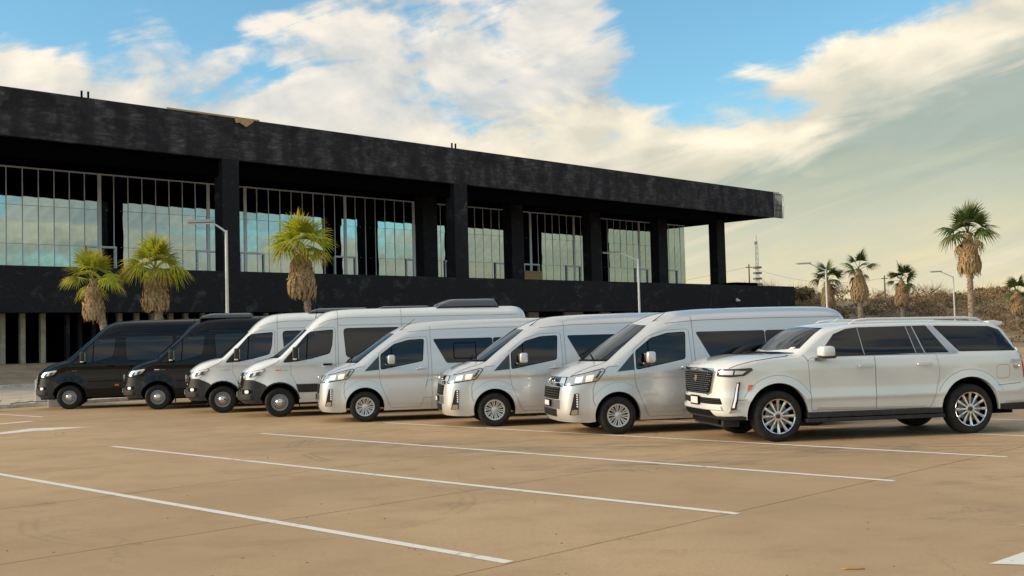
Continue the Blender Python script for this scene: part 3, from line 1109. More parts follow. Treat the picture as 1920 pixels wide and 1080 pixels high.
def wheel_parts(kit, kind, x, z, R, yc, w, r_rim, far):
    s = 1 if far else -1
    rot = (0, 0, pi) if far else None
    key = 'wheel_' + kind
    if key not in WHEEL:
        mb = MB()
        yo = -w / 2
        if kind == 'spoke':           # twelve slim bright spokes
            mb.lathe([(r_rim + .012, yo + .015), (r_rim + .004, yo + .002), (r_rim - .012, yo + .012), (r_rim - .018, yo + .05), (r_rim - .02, .06)], 48)
            mb.lathe([(.085, yo + .05), (.08, yo + .028), (.06, yo + .022), (.06, yo + .035), (.0005, yo + .035)], 24)
            for i in range(12):
                a0 = 2 * pi * i / 12
                for da, wd in ((0.0, .016),):
                    a = a0 + da * .6
                    d = Vector((cos(a), 0, sin(a))); t = Vector((-sin(a), 0, cos(a)))
                    a2 = a0 + da * 1.9
                    d2 = Vector((cos(a2), 0, sin(a2)))
                    p, q = d * .07 + Vector((0, yo + .03, 0)), d2 * (r_rim - .008) + Vector((0, yo + .014, 0))
                    vs = []
                    for c, ww, dp in ((p, .013, .035), ((p + q) / 2 + Vector((0, .012, 0)), .017, .03), (q, .026, .03)):
                        vs += [c - t * ww, c + t * ww * 0 + Vector((0, -.008, 0)), c + t * ww, c + t * ww + Vector((0, dp, 0)), c - t * ww + Vector((0, dp, 0))]
                    fs = []
                    for k in (0, 5):
                        for j in range(5): fs.append((k + j, k + (j + 1) % 5, k + 5 + (j + 1) % 5, k + 5 + j))
                    mb.add(vs, fs)
            WHEEL[key] = (mb.mesh('wheel', smooth=30), 'silver_wheel' if False else 'chrome')
        elif kind == 'fan':           # wheel cover with many short paired blades
            mb.lathe([(r_rim + .012, yo + .02), (r_rim + .004, yo + .004), (r_rim - .02, yo + .006), (r_rim - .024, yo + .04)], 48)
            mb.lathe([(.075, yo + .05), (.065, yo + .012), (.03, yo + .0), (.0005, yo)], 24)
            for i in range(20):
                a = 2 * pi * i / 20 + (.03 if i % 2 else -.03)
                d = Vector((cos(a), 0, sin(a))); t = Vector((-sin(a), 0, cos(a)))
                p, q = d * (.05 if i % 2 else .06) + Vector((0, yo + .022, 0)), d * (r_rim - .012) + Vector((0, yo + .008, 0))
                vs = []
                for c, ww in ((p, .006), (q, .0145)):
                    vs += [c - t * ww, c + t * ww, c + t * ww + Vector((0, .03, 0)), c - t * ww + Vector((0, .03, 0))]
                mb.add(vs, [(0, 1, 5, 4), (1, 2, 6, 5), (2, 3, 7, 6), (3, 0, 4, 7), (4, 5, 6, 7)])
            WHEEL[key] = (mb.mesh('wheel', smooth=30), 'silver_wheel')
        else:                         # pressed steel wheel
            mb.lathe([(r_rim + .012, yo + .02), (r_rim + .004, yo + .004), (r_rim - .014, yo + .008), (r_rim - .022, yo + .045), (.155, yo + .036), (.125, yo + .03), (.105, yo + .03), (.0005, yo + .032)], 48)
            WHEEL[key] = (mb.mesh('wheel', smooth=30), 'steel_wheel')
        WHEEL[key + 't'] = tyre_mesh(R, r_rim, w)
        b = MB().lathe([(.0005, yo + .075), (r_rim * .72, yo + .075), (r_rim * .72, yo + .10), (.0005, yo + .10)], 32)
        WHEEL[key + 'b'] = b.mesh('brake_disc', smooth=30)
        bk = MB().lathe([(.0005, yo + .12), (r_rim + .005, yo + .12), (r_rim + .005, w / 2 - .01), (.0005, w / 2 - .01)], 32)
        WHEEL[key + 'k'] = bk.mesh('wheel_barrel', smooth=30)
        if kind == 'steel':
            c = MB().lathe([(.104, yo + .034), (.106, yo + .016), (.095, yo - .004), (.055, yo - .032), (.03, yo - .037), (.0005, yo - .038)], 28)
            WHEEL[key + 'c'] = c.mesh('hub_cap', smooth=35)
            h = MB()
            for i in range(16):
                a = 2 * pi * i / 16
                h.lathe([(.0005, yo + .030), (.013, yo + .030), (.013, yo + .046)], 8, c=(cos(a) * .139, 0, sin(a) * .139))
            WHEEL[key + 'h'] = h.mesh('wheel_hole')
        elif kind == 'spoke':
            c = MB().lathe([(.036, yo + .04), (.036, yo + .018), (.03, yo + .012), (.0005, yo + .011)], 20)
            WHEEL[key + 'c'] = c.mesh('hub_cap', smooth=35)
    me, mat = WHEEL[key]
    i = kit.add('wheel', me, mat, loc=(x, s * yc, z), rot=rot)
    kit.add('tyre', WHEEL[key + 't'], 'rubber', i)
    kit.add('brake_disc', WHEEL[key + 'b'], 'dark' if kind == 'fan' else 'disc', i)
    kit.add('wheel_barrel', WHEEL[key + 'k'], 'dark', i)
    if key + 'c' in WHEEL: kit.add('hub_cap', WHEEL[key + 'c'], 'chrome' if kind == 'steel' else 'gloss_black', i)
    if key + 'h' in WHEEL: kit.add('vent_holes', WHEEL[key + 'h'], 'dark', i)


WHEEL = {}


def underbody(kit, x0, x1, wheels, half, zt, r):
    mb = MB()
    inner = half - .36
    mb.box((x0, -inner, .30), (x1, inner, zt))
    kit.add('underbody', mb.mesh('underbody'), 'dark')
    xs = [x0] + [q for (ax, az) in wheels for q in (ax - r - .01, ax + r + .01)] + [x1]
    for a, b in ((xs[2], xs[3]),):
        if b - a > .15: kit.add('shade_floor_pan', MB().box((max(a, x0 + .1), -half + .10, .30), (b, half - .10, .34)).mesh('shade_floor_pan'), 'dark')  # plate added to block light and darken the ground under the vehicle
    for (ax, az) in wheels:
        for s in (-1, 1):
            lb = MB()
            N = 14
            pr = [(ax + r * cos(pi * i / N - .15 + .3 * i / N), az + r * sin(pi * i / N - .15 + .3 * i / N)) for i in range(N + 1)]
            for a, b in zip(pr, pr[1:]):
                lb.face([(a[0], s * (half - .07), a[1]), (b[0], s * (half - .07), b[1]), (b[0], s * inner, b[1]), (a[0], s * inner, a[1])])
            kit.add('wheel_arch_liner', lb.mesh('wheel_arch_liner', smooth=True), 'dark')


def flare(x, z, ax, az, r0, r1, amt):
    d = sqrt((x - ax)**2 + (z - az)**2)
    if d >= r1 or z < az - .25: return 0.0
    t = max(0.0, min(1.0, (r1 - d) / (r1 - r0)))
    return amt * t * t * (3 - 2 * t)


# ------------------------------------------------ minibus with a sloping nose (three silver ones)
def hiace_kit():
    wz = spline1([(.22, .915), (.34, .935), (.45, .948), (.70, .952), (.88, .946), (.965, .942), (1.0, .9445), (1.03, .951), (1.08, .952), (1.25, .938), (1.4, .92), (1.62, .889), (1.85, .852), (2.0, .82)])
    def W(x, z):
        w = wz(z)
        if x < -.15: w -= .30 * (-.15 - x)**2
        if x > 4.0: w -= .12 * (x - 4.0)**2
        return w + flare(x, z, 0, .35, .44, .60, .016) + flare(x, z, 3.86, .35, .44, .60, .016)
    p0, p1 = 3.2, 2.15
    keys = [(-.99, .25, -.52, .23, p0), (-1.06, .36, -.55, .34, p0), (-1.065, .55, -.56, .52, p0), (-1.05, .75, -.56, .72, p0), (-1.025, .90, -.54, .86, p0), (-.965, 1.04, -.48, .97, 2.8),
            (-.86, 1.14, -.38, 1.06, 2.6), (-.66, 1.25, -.20, 1.15, 2.4), (-.42, 1.33, .03, 1.24, p1), (-.30, 1.40, .12, 1.31, p1), (0, 1.60, .34, 1.50, p1), (.40, 1.86, .66, 1.73, p1), (.70, 2.045, .92, 1.84, 2.3), (1.02, 2.17, 1.22, 1.90, 2.5),
            (1.40, 2.24, 1.55, 1.93, 2.7), (2.4, 2.275, 2.4, 1.95, 2.8), (4.2, 2.27, 4.15, 1.95, 2.8), (4.58, 2.22, 4.42, 1.9, 2.8), (4.72, 2.05, 4.52, 1.78, 2.8),
            (4.76, 1.3, 4.55, 1.25, 3), (4.79, .6, 4.56, .58, 3), (4.74, .28, 4.5, .26, 3)]
    B = Body(keys, W, [(0, .35, .43), (3.86, .35, .43)], .25, zl=(.93, .965, .985, 1.0, 1.015, 1.03, 1.055, 1.09))
    k = Kit()
    body = k.add('body', B.me, 'paint')
    underbody(k, -.95, 4.6, [(0, .35), (3.86, .35)], .94, .95, .425)
    # windscreen (front projection), with its black border
    ws = [(-.80, 1.36), (-.55, 1.345), (0, 1.34), (.55, 1.345), (.80, 1.36), (.74, 1.62), (.66, 1.86), (.60, 1.97), (0, 2.01), (-.60, 1.97), (-.66, 1.86), (-.74, 1.62)]
    k.add('windscreen', B.panel(ws, .004, 'x', xlim=1.1, name='windscreen'), 'glass')
    k.add('cowl_trim', B.panel([(-.80, 1.335), (.80, 1.335), (.80, 1.36), (-.80, 1.36)], .006, 'x', xlim=.6, name='cowl_trim'), 'dark')
    wp = MB()
    for y0, y1 in ((-.62, -.02), (.05, .65)): wp.bar((-.36, y0, 1.375), (-.24, y1, 1.455), .02, .02)
    k.add('wiper', wp.mesh('wiper'), 'dark')
    # doors and windows on the side
    dpoly = [[(.335, 1.0), (1.425, 1.0), (1.44, 1.3), (1.42, 1.86), (1.38, 1.885), (.95, 1.87), (.62, 1.765), (.33, 1.53)],
             [(.335, 1.0), (.375, .82), (.55, .38), (.60, .31), (1.24, .31), (1.29, .42), (1.425, 1.0)]]
    for sd, mir in ((-1, False),):
        k.both('door_gap', B.panel([grow(q, .006) for q in dpoly], .0012, name='door_gap', skirt=False), 'seam')
        me = B.panel(dpoly, .005, name='front_door')
        d = k.add('front_door', me, 'paint'); d2 = k.add('front_door', me, 'paint', mirror=True)
        hm = MB().blob((1.285, -.985, 1.17), (.115, .022, .018), .5); hm.blob((1.285, -.952, 1.18), (.045, .012, .035), .6)
        me = hm.mesh('door_handle', smooth=True)
        k.add('door_handle', me, 'chrome', d); k.add('door_handle', me, 'chrome', d2)
        g1 = rounded([(.375, 1.175), (1.31, 1.345), (1.345, 1.825), (1.0, 1.81), (.68, 1.725), (.375, 1.50)], .035)
        k.both('window_rubber', B.panel(grow(g1, .014), .0065, name='window_rubber'), 'dark')
        k.both('door_window', B.panel(g1, .0085, name='door_window'), 'glass')
        k.both('window_divider', B.panel([(.60, 1.215), (.625, 1.22), (.625, 1.69), (.60, 1.67)], .011, name='window_divider'), 'dark')
        k.both('quarter_window', B.panel([(.0, 1.14), (.325, 1.165), (.325, 1.475)], .006, name='quarter_window'), 'gloss_black')
    panes = [[(1.555, 1.83), (1.86, 1.275), (2.93, 1.275), (2.93, 1.83)], [(2.945, 1.275), (4.30, 1.275), (4.36, 1.78), (4.30, 1.83), (2.945, 1.83)]]
    for i, q in enumerate(panes):
        w = k.both('side_window', B.panel(rounded(q, .05), .006, name='side_window'), 'glass')
    inner = rounded([(2.02, 1.36), (2.55, 1.36), (2.55, 1.73), (2.02, 1.73)], .04)
    k.add('sliding_pane_frame', B.panel(inner, .009, name='sliding_pane_frame'), 'dark')
    k.add('sliding_pane', B.panel(rounded([(2.045, 1.385), (2.525, 1.385), (2.525, 1.705), (2.045, 1.705)], .035), .012, name='sliding_pane'), 'glass')
    k.add('rear_window', B.me and MB().box((4.74, -.62, 1.32), (4.765, .62, 1.85)).mesh('rear_window', bevel=.01), 'glass')
    # body seams
    k.add('body_seam', B.line([(1.50, .27), (1.52, 1.05), (1.50, 1.9), (1.50, 2.12)], .006), 'seam')
    k.add('roof_seam', B.line([(1.0, 2.0), (1.6, 2.045), (3.0, 2.06), (4.5, 2.05)], .006), 'seam')
    fl = rounded([(1.30, .515), (1.51, .515), (1.51, .90), (1.42, .90)], .02)
    k.add('fuel_flap_gap', B.panel(grow(fl, .006), .0012, name='fuel_flap_gap', skirt=False), 'seam')
    k.add('fuel_flap', B.panel(fl, .0035, name='fuel_flap'), 'paint')
    # pressed line along the side and the lower rubbing ridge
    k.add('rubbing_strip', B.panel([(.56, .395), (1.26, .395), (1.275, .43), (.545, .43)], .012, name='rubbing_strip'), 'paint')
    # bonnet
    bn = [(-.70, 1.06), (.70, 1.06), (.77, 1.20), (.79, 1.325), (-.79, 1.325), (-.77, 1.20)]
    k.add('bonnet_gap', B.panel(grow(bn, .008), .0012, 'x', xlim=.2, name='bonnet_gap', skirt=False), 'seam')
    bo = k.add('bonnet', B.panel(bn, .005, 'x', xlim=.2, name='bonnet'), 'paint')
    # front lamps
    hl = rounded([(-.93, .905), (-.86, 1.05), (-.26, 1.195), (-.235, 1.17), (-.38, .99)], .02)
    k.both('headlight_bezel', B.panel(grow(hl, .016), .004, name='headlight_bezel'), 'dark')
    hme = B.panel(hl, .010, name='headlight')
    i = k.add('headlight', hme, 'lamp_grey'); j = k.add('headlight', hme, 'lamp_grey', mirror=True)
    lens = MB()
    lm = B.panel([[(-.78, .955), (-.66, .965), (-.62, 1.07), (-.74, 1.045)], [(-.60, .97), (-.47, .985), (-.43, 1.10), (-.57, 1.08)]], .016, name='reflector')
    k.add('reflector', lm, 'drl', i)
    k.add('reflector', B.panel([(-.42, 1.04), (-.38, 1.03), (-.29, 1.165), (-.33, 1.16)], .016, name='reflector'), 'lamp_dark', i)
    # grille: chrome band, slatted openings, plate
    k.add('nose_trim', B.panel(rounded([(-.50, .965), (.50, .965), (.46, 1.055), (-.46, 1.055)], .03), .010, 'x', name='nose_trim'), 'gloss_black')
    k.add('nose_chrome', B.panel([[(-.66, .885), (.66, .885), (.64, .945), (-.64, .945)]], .022, 'x', name='nose_chrome'), 'chrome')
    emb = MB()
    emb.lathe([(.052, .012), (.052, -.006), (.043, -.006), (.043, .012)], 20)
    emb.blob((0, 0, 0), (.016, .008, .045), .8, 10, 6); emb.blob((0, 0, .018), (.04, .008, .012), .8, 10, 6)
    for v in range(len(emb.v)):
        x, y, z = emb.v[v]; emb.v[v] = (-1.035 + y + z * .12, x * 1.25, 1.01 + z)
    k.add('emblem', emb.mesh('emblem', smooth=True), 'chrome')
    for nm, z0, z1, hw, n in (('upper_grille', .655, .875, .60, 5), ('lower_grille', .335, .475, .50, 4)):
        g = k.add(nm, B.panel(rounded([(-hw + .03, z0), (hw - .03, z0), (hw, z1), (-hw, z1)], .03), .004, 'x', name=nm), 'dark')
        for q in range(n):
            z = z0 + (z1 - z0) * (q + .5) / n
            k.add('slat', B.panel([(-hw + .02, z - .006), (hw - .02, z - .006), (hw - .02, z + .006), (-hw + .02, z + .006)], .014, 'x', name='slat'), 'grille_slat', g)
    k.add('bumper_chrome', B.panel([(-.62, .485), (.62, .485), (.62, .645), (-.62, .645)], .012, 'x', name='bumper_chrome'), 'satin_metal')
    pm = MB().box((-1.105, -.19, .515), (-1.085, .19, .635)).mesh('plate_frame', bevel=.004)
    i = k.add('number_plate', pm, 'dark')
    k.add('plate_face', MB().box((-1.109, -.165, .535), (-1.1035, .165, .625)).mesh('plate_face'), 'plate', i)
    # fog lamp slot on the corner
    fs = [(-.885, .375), (-.735, .385), (-.72, .77), (-.80, .765)]
    for mir in (False, True):
        i = k.add('fog_lamp_slot', B.panel(rounded(fs, .015), .008, name='fog_lamp_slot'), 'gloss_black', mirror=mir)
        k.add('fog_lamp', B.panel(rounded([(-.86, .385), (-.75, .39), (-.745, .475), (-.845, .47)], .02), .020, name='fog_lamp'), 'chrome', i)
        if not mir:
            k.add('marker_lamps', B.panel([[(-.765, .52 + q * .042), (-.742, .52 + q * .042), (-.74, .542 + q * .042), (-.763, .542 + q * .042)] for q in range(6)], .013, name='marker_lamps'), 'drl', i)
    # bumper joint lines
    k.add('bumper_seam', B.line([(-.40, .985), (-.46, .84), (-.46, .62), (-.425, .53)], .007), 'seam')
    k.add('wing_seam', B.line([(-.24, 1.18), (-.15, 1.235), (.02, 1.245)], .007), 'seam')
    # thin grey strip paints the shade of the flare crease over the front wheel
    arc = [(cos(a) * .575 + .02, .37 + sin(a) * .575) for a in [radians(22 + q * 8) for q in range(17)]]
    k.add('wing_crease_shade', B.line(arc, .006, .0012), 'grey_trim')
    # mirrors
    for s, mir in ((-1, False), (1, True)):
        mm = MB().blob((.60, -1.10, 1.39), (.085, .075, .105), .45, 20, 12)
        i = k.add('door_mirror', mm.mesh('door_mirror', smooth=True), 'paint', mirror=mir)
        k.add('mirror_arm', MB().blob((.56, -1.03, 1.275), (.12, .10, .028), .6).bar((.52, -.93, 1.20), (.56, -1.02, 1.28), .07, .04).mesh('mirror_arm', smooth=30), 'gloss_black', i)
        k.add('mirror_back', MB().blob((.545, -1.02, 1.39), (.05, .03, .09), .5).mesh('mirror_back', smooth=True), 'gloss_black', i)
    k.add('aerial', MB().tube([(.80, -.55, 2.02), (1.0, -.60, 2.16), (1.18, -.63, 2.30)], [.010, .006, .004], 6).mesh('aerial'), 'dark')
    for x in (0, 3.86):
        for far in (False, True): wheel_parts(k, 'fan', x, .345, .345, .835, .225, .205, far)
    return k


# ------------------------------------------------ tall van with a short bonnet (two black, two white)
def sprinter_kit():
    wz = spline1([(.32, .955), (.45, .972), (.58, .978), (.62, .985), (.80, .992), (1.0, .986), (1.18, .982), (1.23, .984), (1.265, .993), (1.36, .984), (1.5, .968), (1.8, .931), (2.1, .893), (2.2, .884), (2.34, .858)])
    def W(x, z):
        w = wz(z)
        if x < .1: w -= .22 * (.1 - x)**2
        if x > 5.8: w -= .12 * (x - 5.8)**2
        return w + flare(x, z, 0, .36, .46, .66, .02)
    p = 2.7
    keys = [(-.90, .35, -.40, .34, p), (-1.0, .46, -.46, .44, p), (-1.01, .58, -.48, .56, p), (-.99, .78, -.47, .74, p), (-.965, 1.0, -.45, .95, p), (-.93, 1.10, -.42, 1.04, 2.6),
            (-.84, 1.205, -.33, 1.13, 2.5), (-.64, 1.335, -.16, 1.25, 2.4), (-.38, 1.425, .0, 1.345, 2.2), (-.16, 1.475, .10, 1.41, 2.2), (-.08, 1.53, .17, 1.47, 2.2), (.25, 1.82, .45, 1.74, 2.2),
            (.66, 2.185, .83, 2.07, 2.3), (.86, 2.385, 1.03, 2.19, 2.4), (1.12, 2.56, 1.28, 2.28, 2.6), (1.42, 2.635, 1.52, 2.33, 2.8), (2.2, 2.665, 2.2, 2.35, 3.0),
            (5.9, 2.665, 5.85, 2.35, 3.0), (6.25, 2.61, 6.1, 2.3, 3), (6.38, 2.4, 6.18, 2.1, 3), (6.44, 1.3, 6.24, 1.25, 3), (6.45, .55, 6.25, .53, 3), (6.4, .38, 6.2, .36, 3)]
    B = Body(keys, W, [(0, .36, .475), (4.325, .36, .45)], .345, zl=(1.20, 1.23, 1.26, 1.30, 1.34))
    k = Kit()
    k.add('body', B.me, 'paint')
    underbody(k, -.85, 6.3, [(0, .36), (4.325, .36)], .985, 1.0, .47)
    ws = [(-.86, 1.515), (-.5, 1.50), (0, 1.495), (.5, 1.50), (.86, 1.515), (.82, 1.72), (.74, 2.02), (.70, 2.13), (.35, 2.17), (0, 2.18), (-.35, 2.17), (-.70, 2.13), (-.74, 2.02), (-.82, 1.72)]
    k.add('windscreen', B.panel(ws, .005, 'x', xlim=1.1, name='windscreen'), 'glass')
    k.add('cowl_trim', B.panel([(-.84, 1.455), (.84, 1.455), (.86, 1.515), (-.86, 1.515)], .007, 'x', xlim=.5, name='cowl_trim'), 'dark')
    # doors
    dpoly = [[(.285, 1.02), (1.385, 1.02), (1.385, 2.16), (1.34, 2.19), (.98, 2.185), (.77, 2.13), (.12, 1.36)] , [(.285, 1.02), (.34, .88), (.49, .66), (.52, .60), (1.385, .60), (1.385, 1.02)]]
    dpoly[0] = [(.285, 1.02), (1.385, 1.02), (1.385, 2.15), (1.34, 2.185), (.98, 2.18), (.78, 2.11), (.285, 1.52)]
    k.both('door_gap', B.panel([grow(q, .006) for q in dpoly], .0012, name='door_gap', skirt=False), 'seam')
    me = B.panel(dpoly, .005, name='front_door')
    d = k.add('front_door', me, 'paint'); d2 = k.add('front_door', me, 'paint', mirror=True)
    hm = MB().blob((1.185, -1.015, 1.27), (.12, .022, .022), .5)
    hm = hm.mesh('door_handle', smooth=True)
    k.add('door_handle', hm, 'dark', d); k.add('door_handle', hm, 'dark', d2)
    g1 = rounded([(.10, 1.352), (.45, 1.372), (.80, 1.432), (1.235, 1.545), (1.30, 1.75), (1.33, 2.125), (.80, 2.085), (.70, 2.03)], .035)
    k.both('window_rubber', B.panel(grow(g1, .012), .0065, name='window_rubber'), 'dark')
    k.both('door_window', B.panel(g1, .0085, name='door_window'), 'glass')
    k.both('window_divider', B.panel([(.655, 1.405), (.685, 1.41), (.72, 2.04), (.69, 2.02)], .012, name='window_divider'), 'dark')
    k.both('mirror_triangle', B.panel([(.11, 1.356), (.40, 1.372), (.40, 1.70)], .012, name='mirror_triangle'), 'plastic')
    for x0, x1 in ((1.60, 3.02), (3.10, 4.50), (4.58, 5.95)):
        q = rounded([(x0 + .06, 1.43), (x1 - .02, 1.43), (x1, 2.15), (x0, 2.15)], .10, 4)
        k.both('window_rubber', B.panel(grow(q, .012), .003, name='window_rubber'), 'dark')
        k.both('side_window', B.panel(q, .006, name='side_window'), 'glass')
    k.add('pillar_seam', B.line([(1.455, .62), (1.455, 2.25), (1.46, 2.62)], .007), 'seam')
    k.add('panel_seam', B.line([(3.06, .4), (3.06, 2.25), (3.06, 2.62)], .006), 'seam')
    k.add('roof_seam', B.line([(.98, 2.26), (1.2, 2.36), (1.6, 2.42), (6.1, 2.42)], .006), 'seam')
    k.add('rail_seam', B.line([(1.46, 2.235), (6.1, 2.235)], .006), 'seam')
    # cladding and dark bumper
    k.both('side_cladding', B.panel([(.46, .60), (1.40, .60), (3.9, .60), (3.9, .80), (.40, .80)], .012, name='side_cladding'), 'cladding')
    k.both('sill_panel', B.panel([(.50, .35), (3.87, .35), (3.87, .585), (.47, .585)], .006, name='sill_panel'), 'paint')
    bum = [[(-1.3, .2), (-.30, .2), (-.30, .76), (-.36, .815), (-.62, .93), (-1.3, .975)]]
    k.add('front_bumper', B.panel(bum, .010, side=0, name='front_bumper'), 'plastic')
    k.add('bumper_lip', B.panel([[(-1.3, .455), (-.70, .455), (-.66, .50), (-.70, .56), (-1.3, .56)]], .034, side=0, name='bumper_lip'), 'plastic')
    arch = []
    for q in range(12):
        a0, a1 = radians(8 + q * 14), radians(8 + (q + 1) * 14)
        arch.append([(cos(a) * r, .36 + sin(a) * r) for a, r in ((a0, .474), (a0, .505), (a1, .505), (a1, .474))])
    k.both('arch_trim', B.panel(arch, .009, name='arch_trim'), 'archtrim')
    # bonnet shut line, lamps, grille
    k.add('bonnet_seam', B.line([(-.42, 1.185), (-.30, 1.225), (-.16, 1.285), (-.05, 1.35), (.02, 1.42)], .008), 'seam')
    k.add('wing_seam', B.line([(-.60, .935), (-.44, 1.06)], .007), 'seam')
    hl = rounded([(-.81, .975), (-.80, 1.105), (-.37, 1.185), (-.345, 1.17), (-.47, 1.055)], .02)
    k.both('headlight_bezel', B.panel(grow(hl, .012), .004, name='headlight_bezel'), 'lamp_dark')
    me = B.panel(hl, .011, name='headlight')
    i = k.add('headlight', me, 'lamp'); j = k.add('headlight', me, 'lamp', mirror=True)
    k.add('reflector', B.panel([[(-.76, 1.0), (-.66, 1.01), (-.62, 1.10), (-.72, 1.085)], [(-.59, 1.03), (-.50, 1.05), (-.44, 1.135), (-.55, 1.115)]], .017, name='reflector'), 'lamp_dark', i)
    g = k.add('grille', B.panel(rounded([(-.56, .68), (.56, .68), (.64, .82), (.68, 1.11), (-.68, 1.11), (-.64, .82)], .04), .014, 'x', name='grille'), 'gloss_black')
    for q in range(3):
        z = .78 + q * .1
        k.add('slat', B.panel([(-.52, z - .02), (.52, z - .02), (.52, z + .02), (-.52, z + .02)], .026, 'x', name='slat'), 'grilletrim', g)
    for s in (-1, 1):
        q = [(s * .68, 1.11), (s * .77, 1.11), (s * .72, .80), (s * .60, .64), (s * .56, .68), (s * .64, .82)]
        k.add('grille_surround', B.panel([[q[0], q[1], q[2], q[5]], [q[5], q[2], q[3], q[4]]], .030, 'x', name='grille_surround'), 'grilletrim', g)
    em = MB().lathe([(.10, .01), (.10, -.012), (.085, -.012), (.085, .01)], 28)
    for a in (90, 210, 330):
        em.bar((0, -.002, 0), (cos(radians(a)) * .09, -.002, sin(radians(a)) * .09), .022, .016)
    em.v = [(-1.02 + y, x, .93 + z) for x, y, z in em.v]
    k.add('emblem', em.mesh('emblem', smooth=30), 'chrome', g)
    k.add('number_plate', MB().box((-1.055, -.2, .50), (-1.04, .2, .62)).mesh('number_plate', bevel=.003), 'plate')
    for mir in (False, True):
        i = k.add('fog_lamp_recess', B.panel(rounded([(-.90, .585), (-.66, .60), (-.66, .69), (-.90, .70)], .04), .014, name='fog_lamp_recess'), 'dark', mirror=mir)
        k.add('fog_lamp', B.panel(rounded([(-.83, .60), (-.74, .605), (-.74, .68), (-.83, .68)], .035), .022, name='fog_lamp'), 'fog', i)
    k.add('side_marker', B.panel([(-.09, 1.145), (.05, 1.145), (.05, 1.17), (-.09, 1.17)], .010, name='side_marker'), 'marker')
    k.add('name_badge', B.panel([[(.08, 1.150), (.22, 1.150), (.22, 1.160), (.08, 1.160)]], .008, name='name_badge'), 'grey_trim')
    k.add('door_marker', B.panel([(1.30, .665), (1.42, .665), (1.42, .72), (1.30, .72)], .020, name='door_marker'), 'amber')
    for mir in (False, True):
        mm = MB().blob((.40, -1.13, 1.555), (.075, .10, .165), .38, 20, 12)
        i = k.add('door_mirror', mm.mesh('door_mirror', smooth=True), 'mirrorcap', mirror=mir)
        k.add('mirror_arm', MB().bar((.36, -.94, 1.43), (.40, -1.10, 1.43), .10, .06).mesh('mirror_arm', bevel=.01), 'plastic', i)
        k.add('mirror_glass', MB().box((.468, -1.205, 1.43), (.478, -1.06, 1.69)).mesh('mirror_glass'), 'chrome', i)
        k.add('mirror_indicator', MB().blob((.385, -1.215, 1.42), (.05, .02, .02), .6).mesh('mirror_indicator', smooth=True), 'lamp', i)
    for far in (False, True):
        wheel_parts(k, 'steel', 0, .362, .362, .865, .235, .198, far)
        wheel_parts(k, 'steel', 4.325, .362, .362, .865, .235, .198, far)
    k.add('mud_flap', MB().box((.47, -.96, .20), (.49, -.74, .42)).mesh('mud_flap'), 'dark')
    k.add('aerial', MB().tube([(.95, .3, 2.42), (1.02, .3, 2.86)], [.012, .004], 6).mesh('aerial'), 'dark')
    return k


def roof_unit(parent, x0, x1, z, h, hw=.62, front=.25):
    """low streamlined air-conditioning housing"""
    n = 15
    mb = MB()
    rows = []
    for i in range(n + 1):
        t = i / n
        x = x0 + (x1 - x0) * t
        hh = h * min(1, (max(0.0, x - x0) / front) ** .6 if x < x0 + front else 1) * min(1, (max(0.0, x1 - x) / .12) ** .5 if x > x1 - .12 else 1)
        row = []
        for q in range(13):
            a = pi * q / 12
            y = -hw * math.copysign(abs(cos(a)) ** .45, cos(a)); zz = hh * abs(sin(a)) ** .45
            row.append((x, y, z - .03 + (zz + .03 if hh > 0 else 0)))
        rows.append(row)
    vs = [p for r in rows for p in r]
    fs = [(i * 13 + q, i * 13 + q + 1, (i + 1) * 13 + q + 1, (i + 1) * 13 + q) for i in range(n) for q in range(12)]
    mb.add(vs, fs)
    o = grp('roof_air_unit', mb, M['plastic_grey'], parent, smooth=40)
    gb = MB()
    for q in range(4):
        x = x0 + front + .15 + q * .12
        gb.box((x, -hw * .55, z + h - .006), (x + .05, hw * .55, z + h + .006))
    grp('vent_grille', gb, M['dark'], o)
    return o


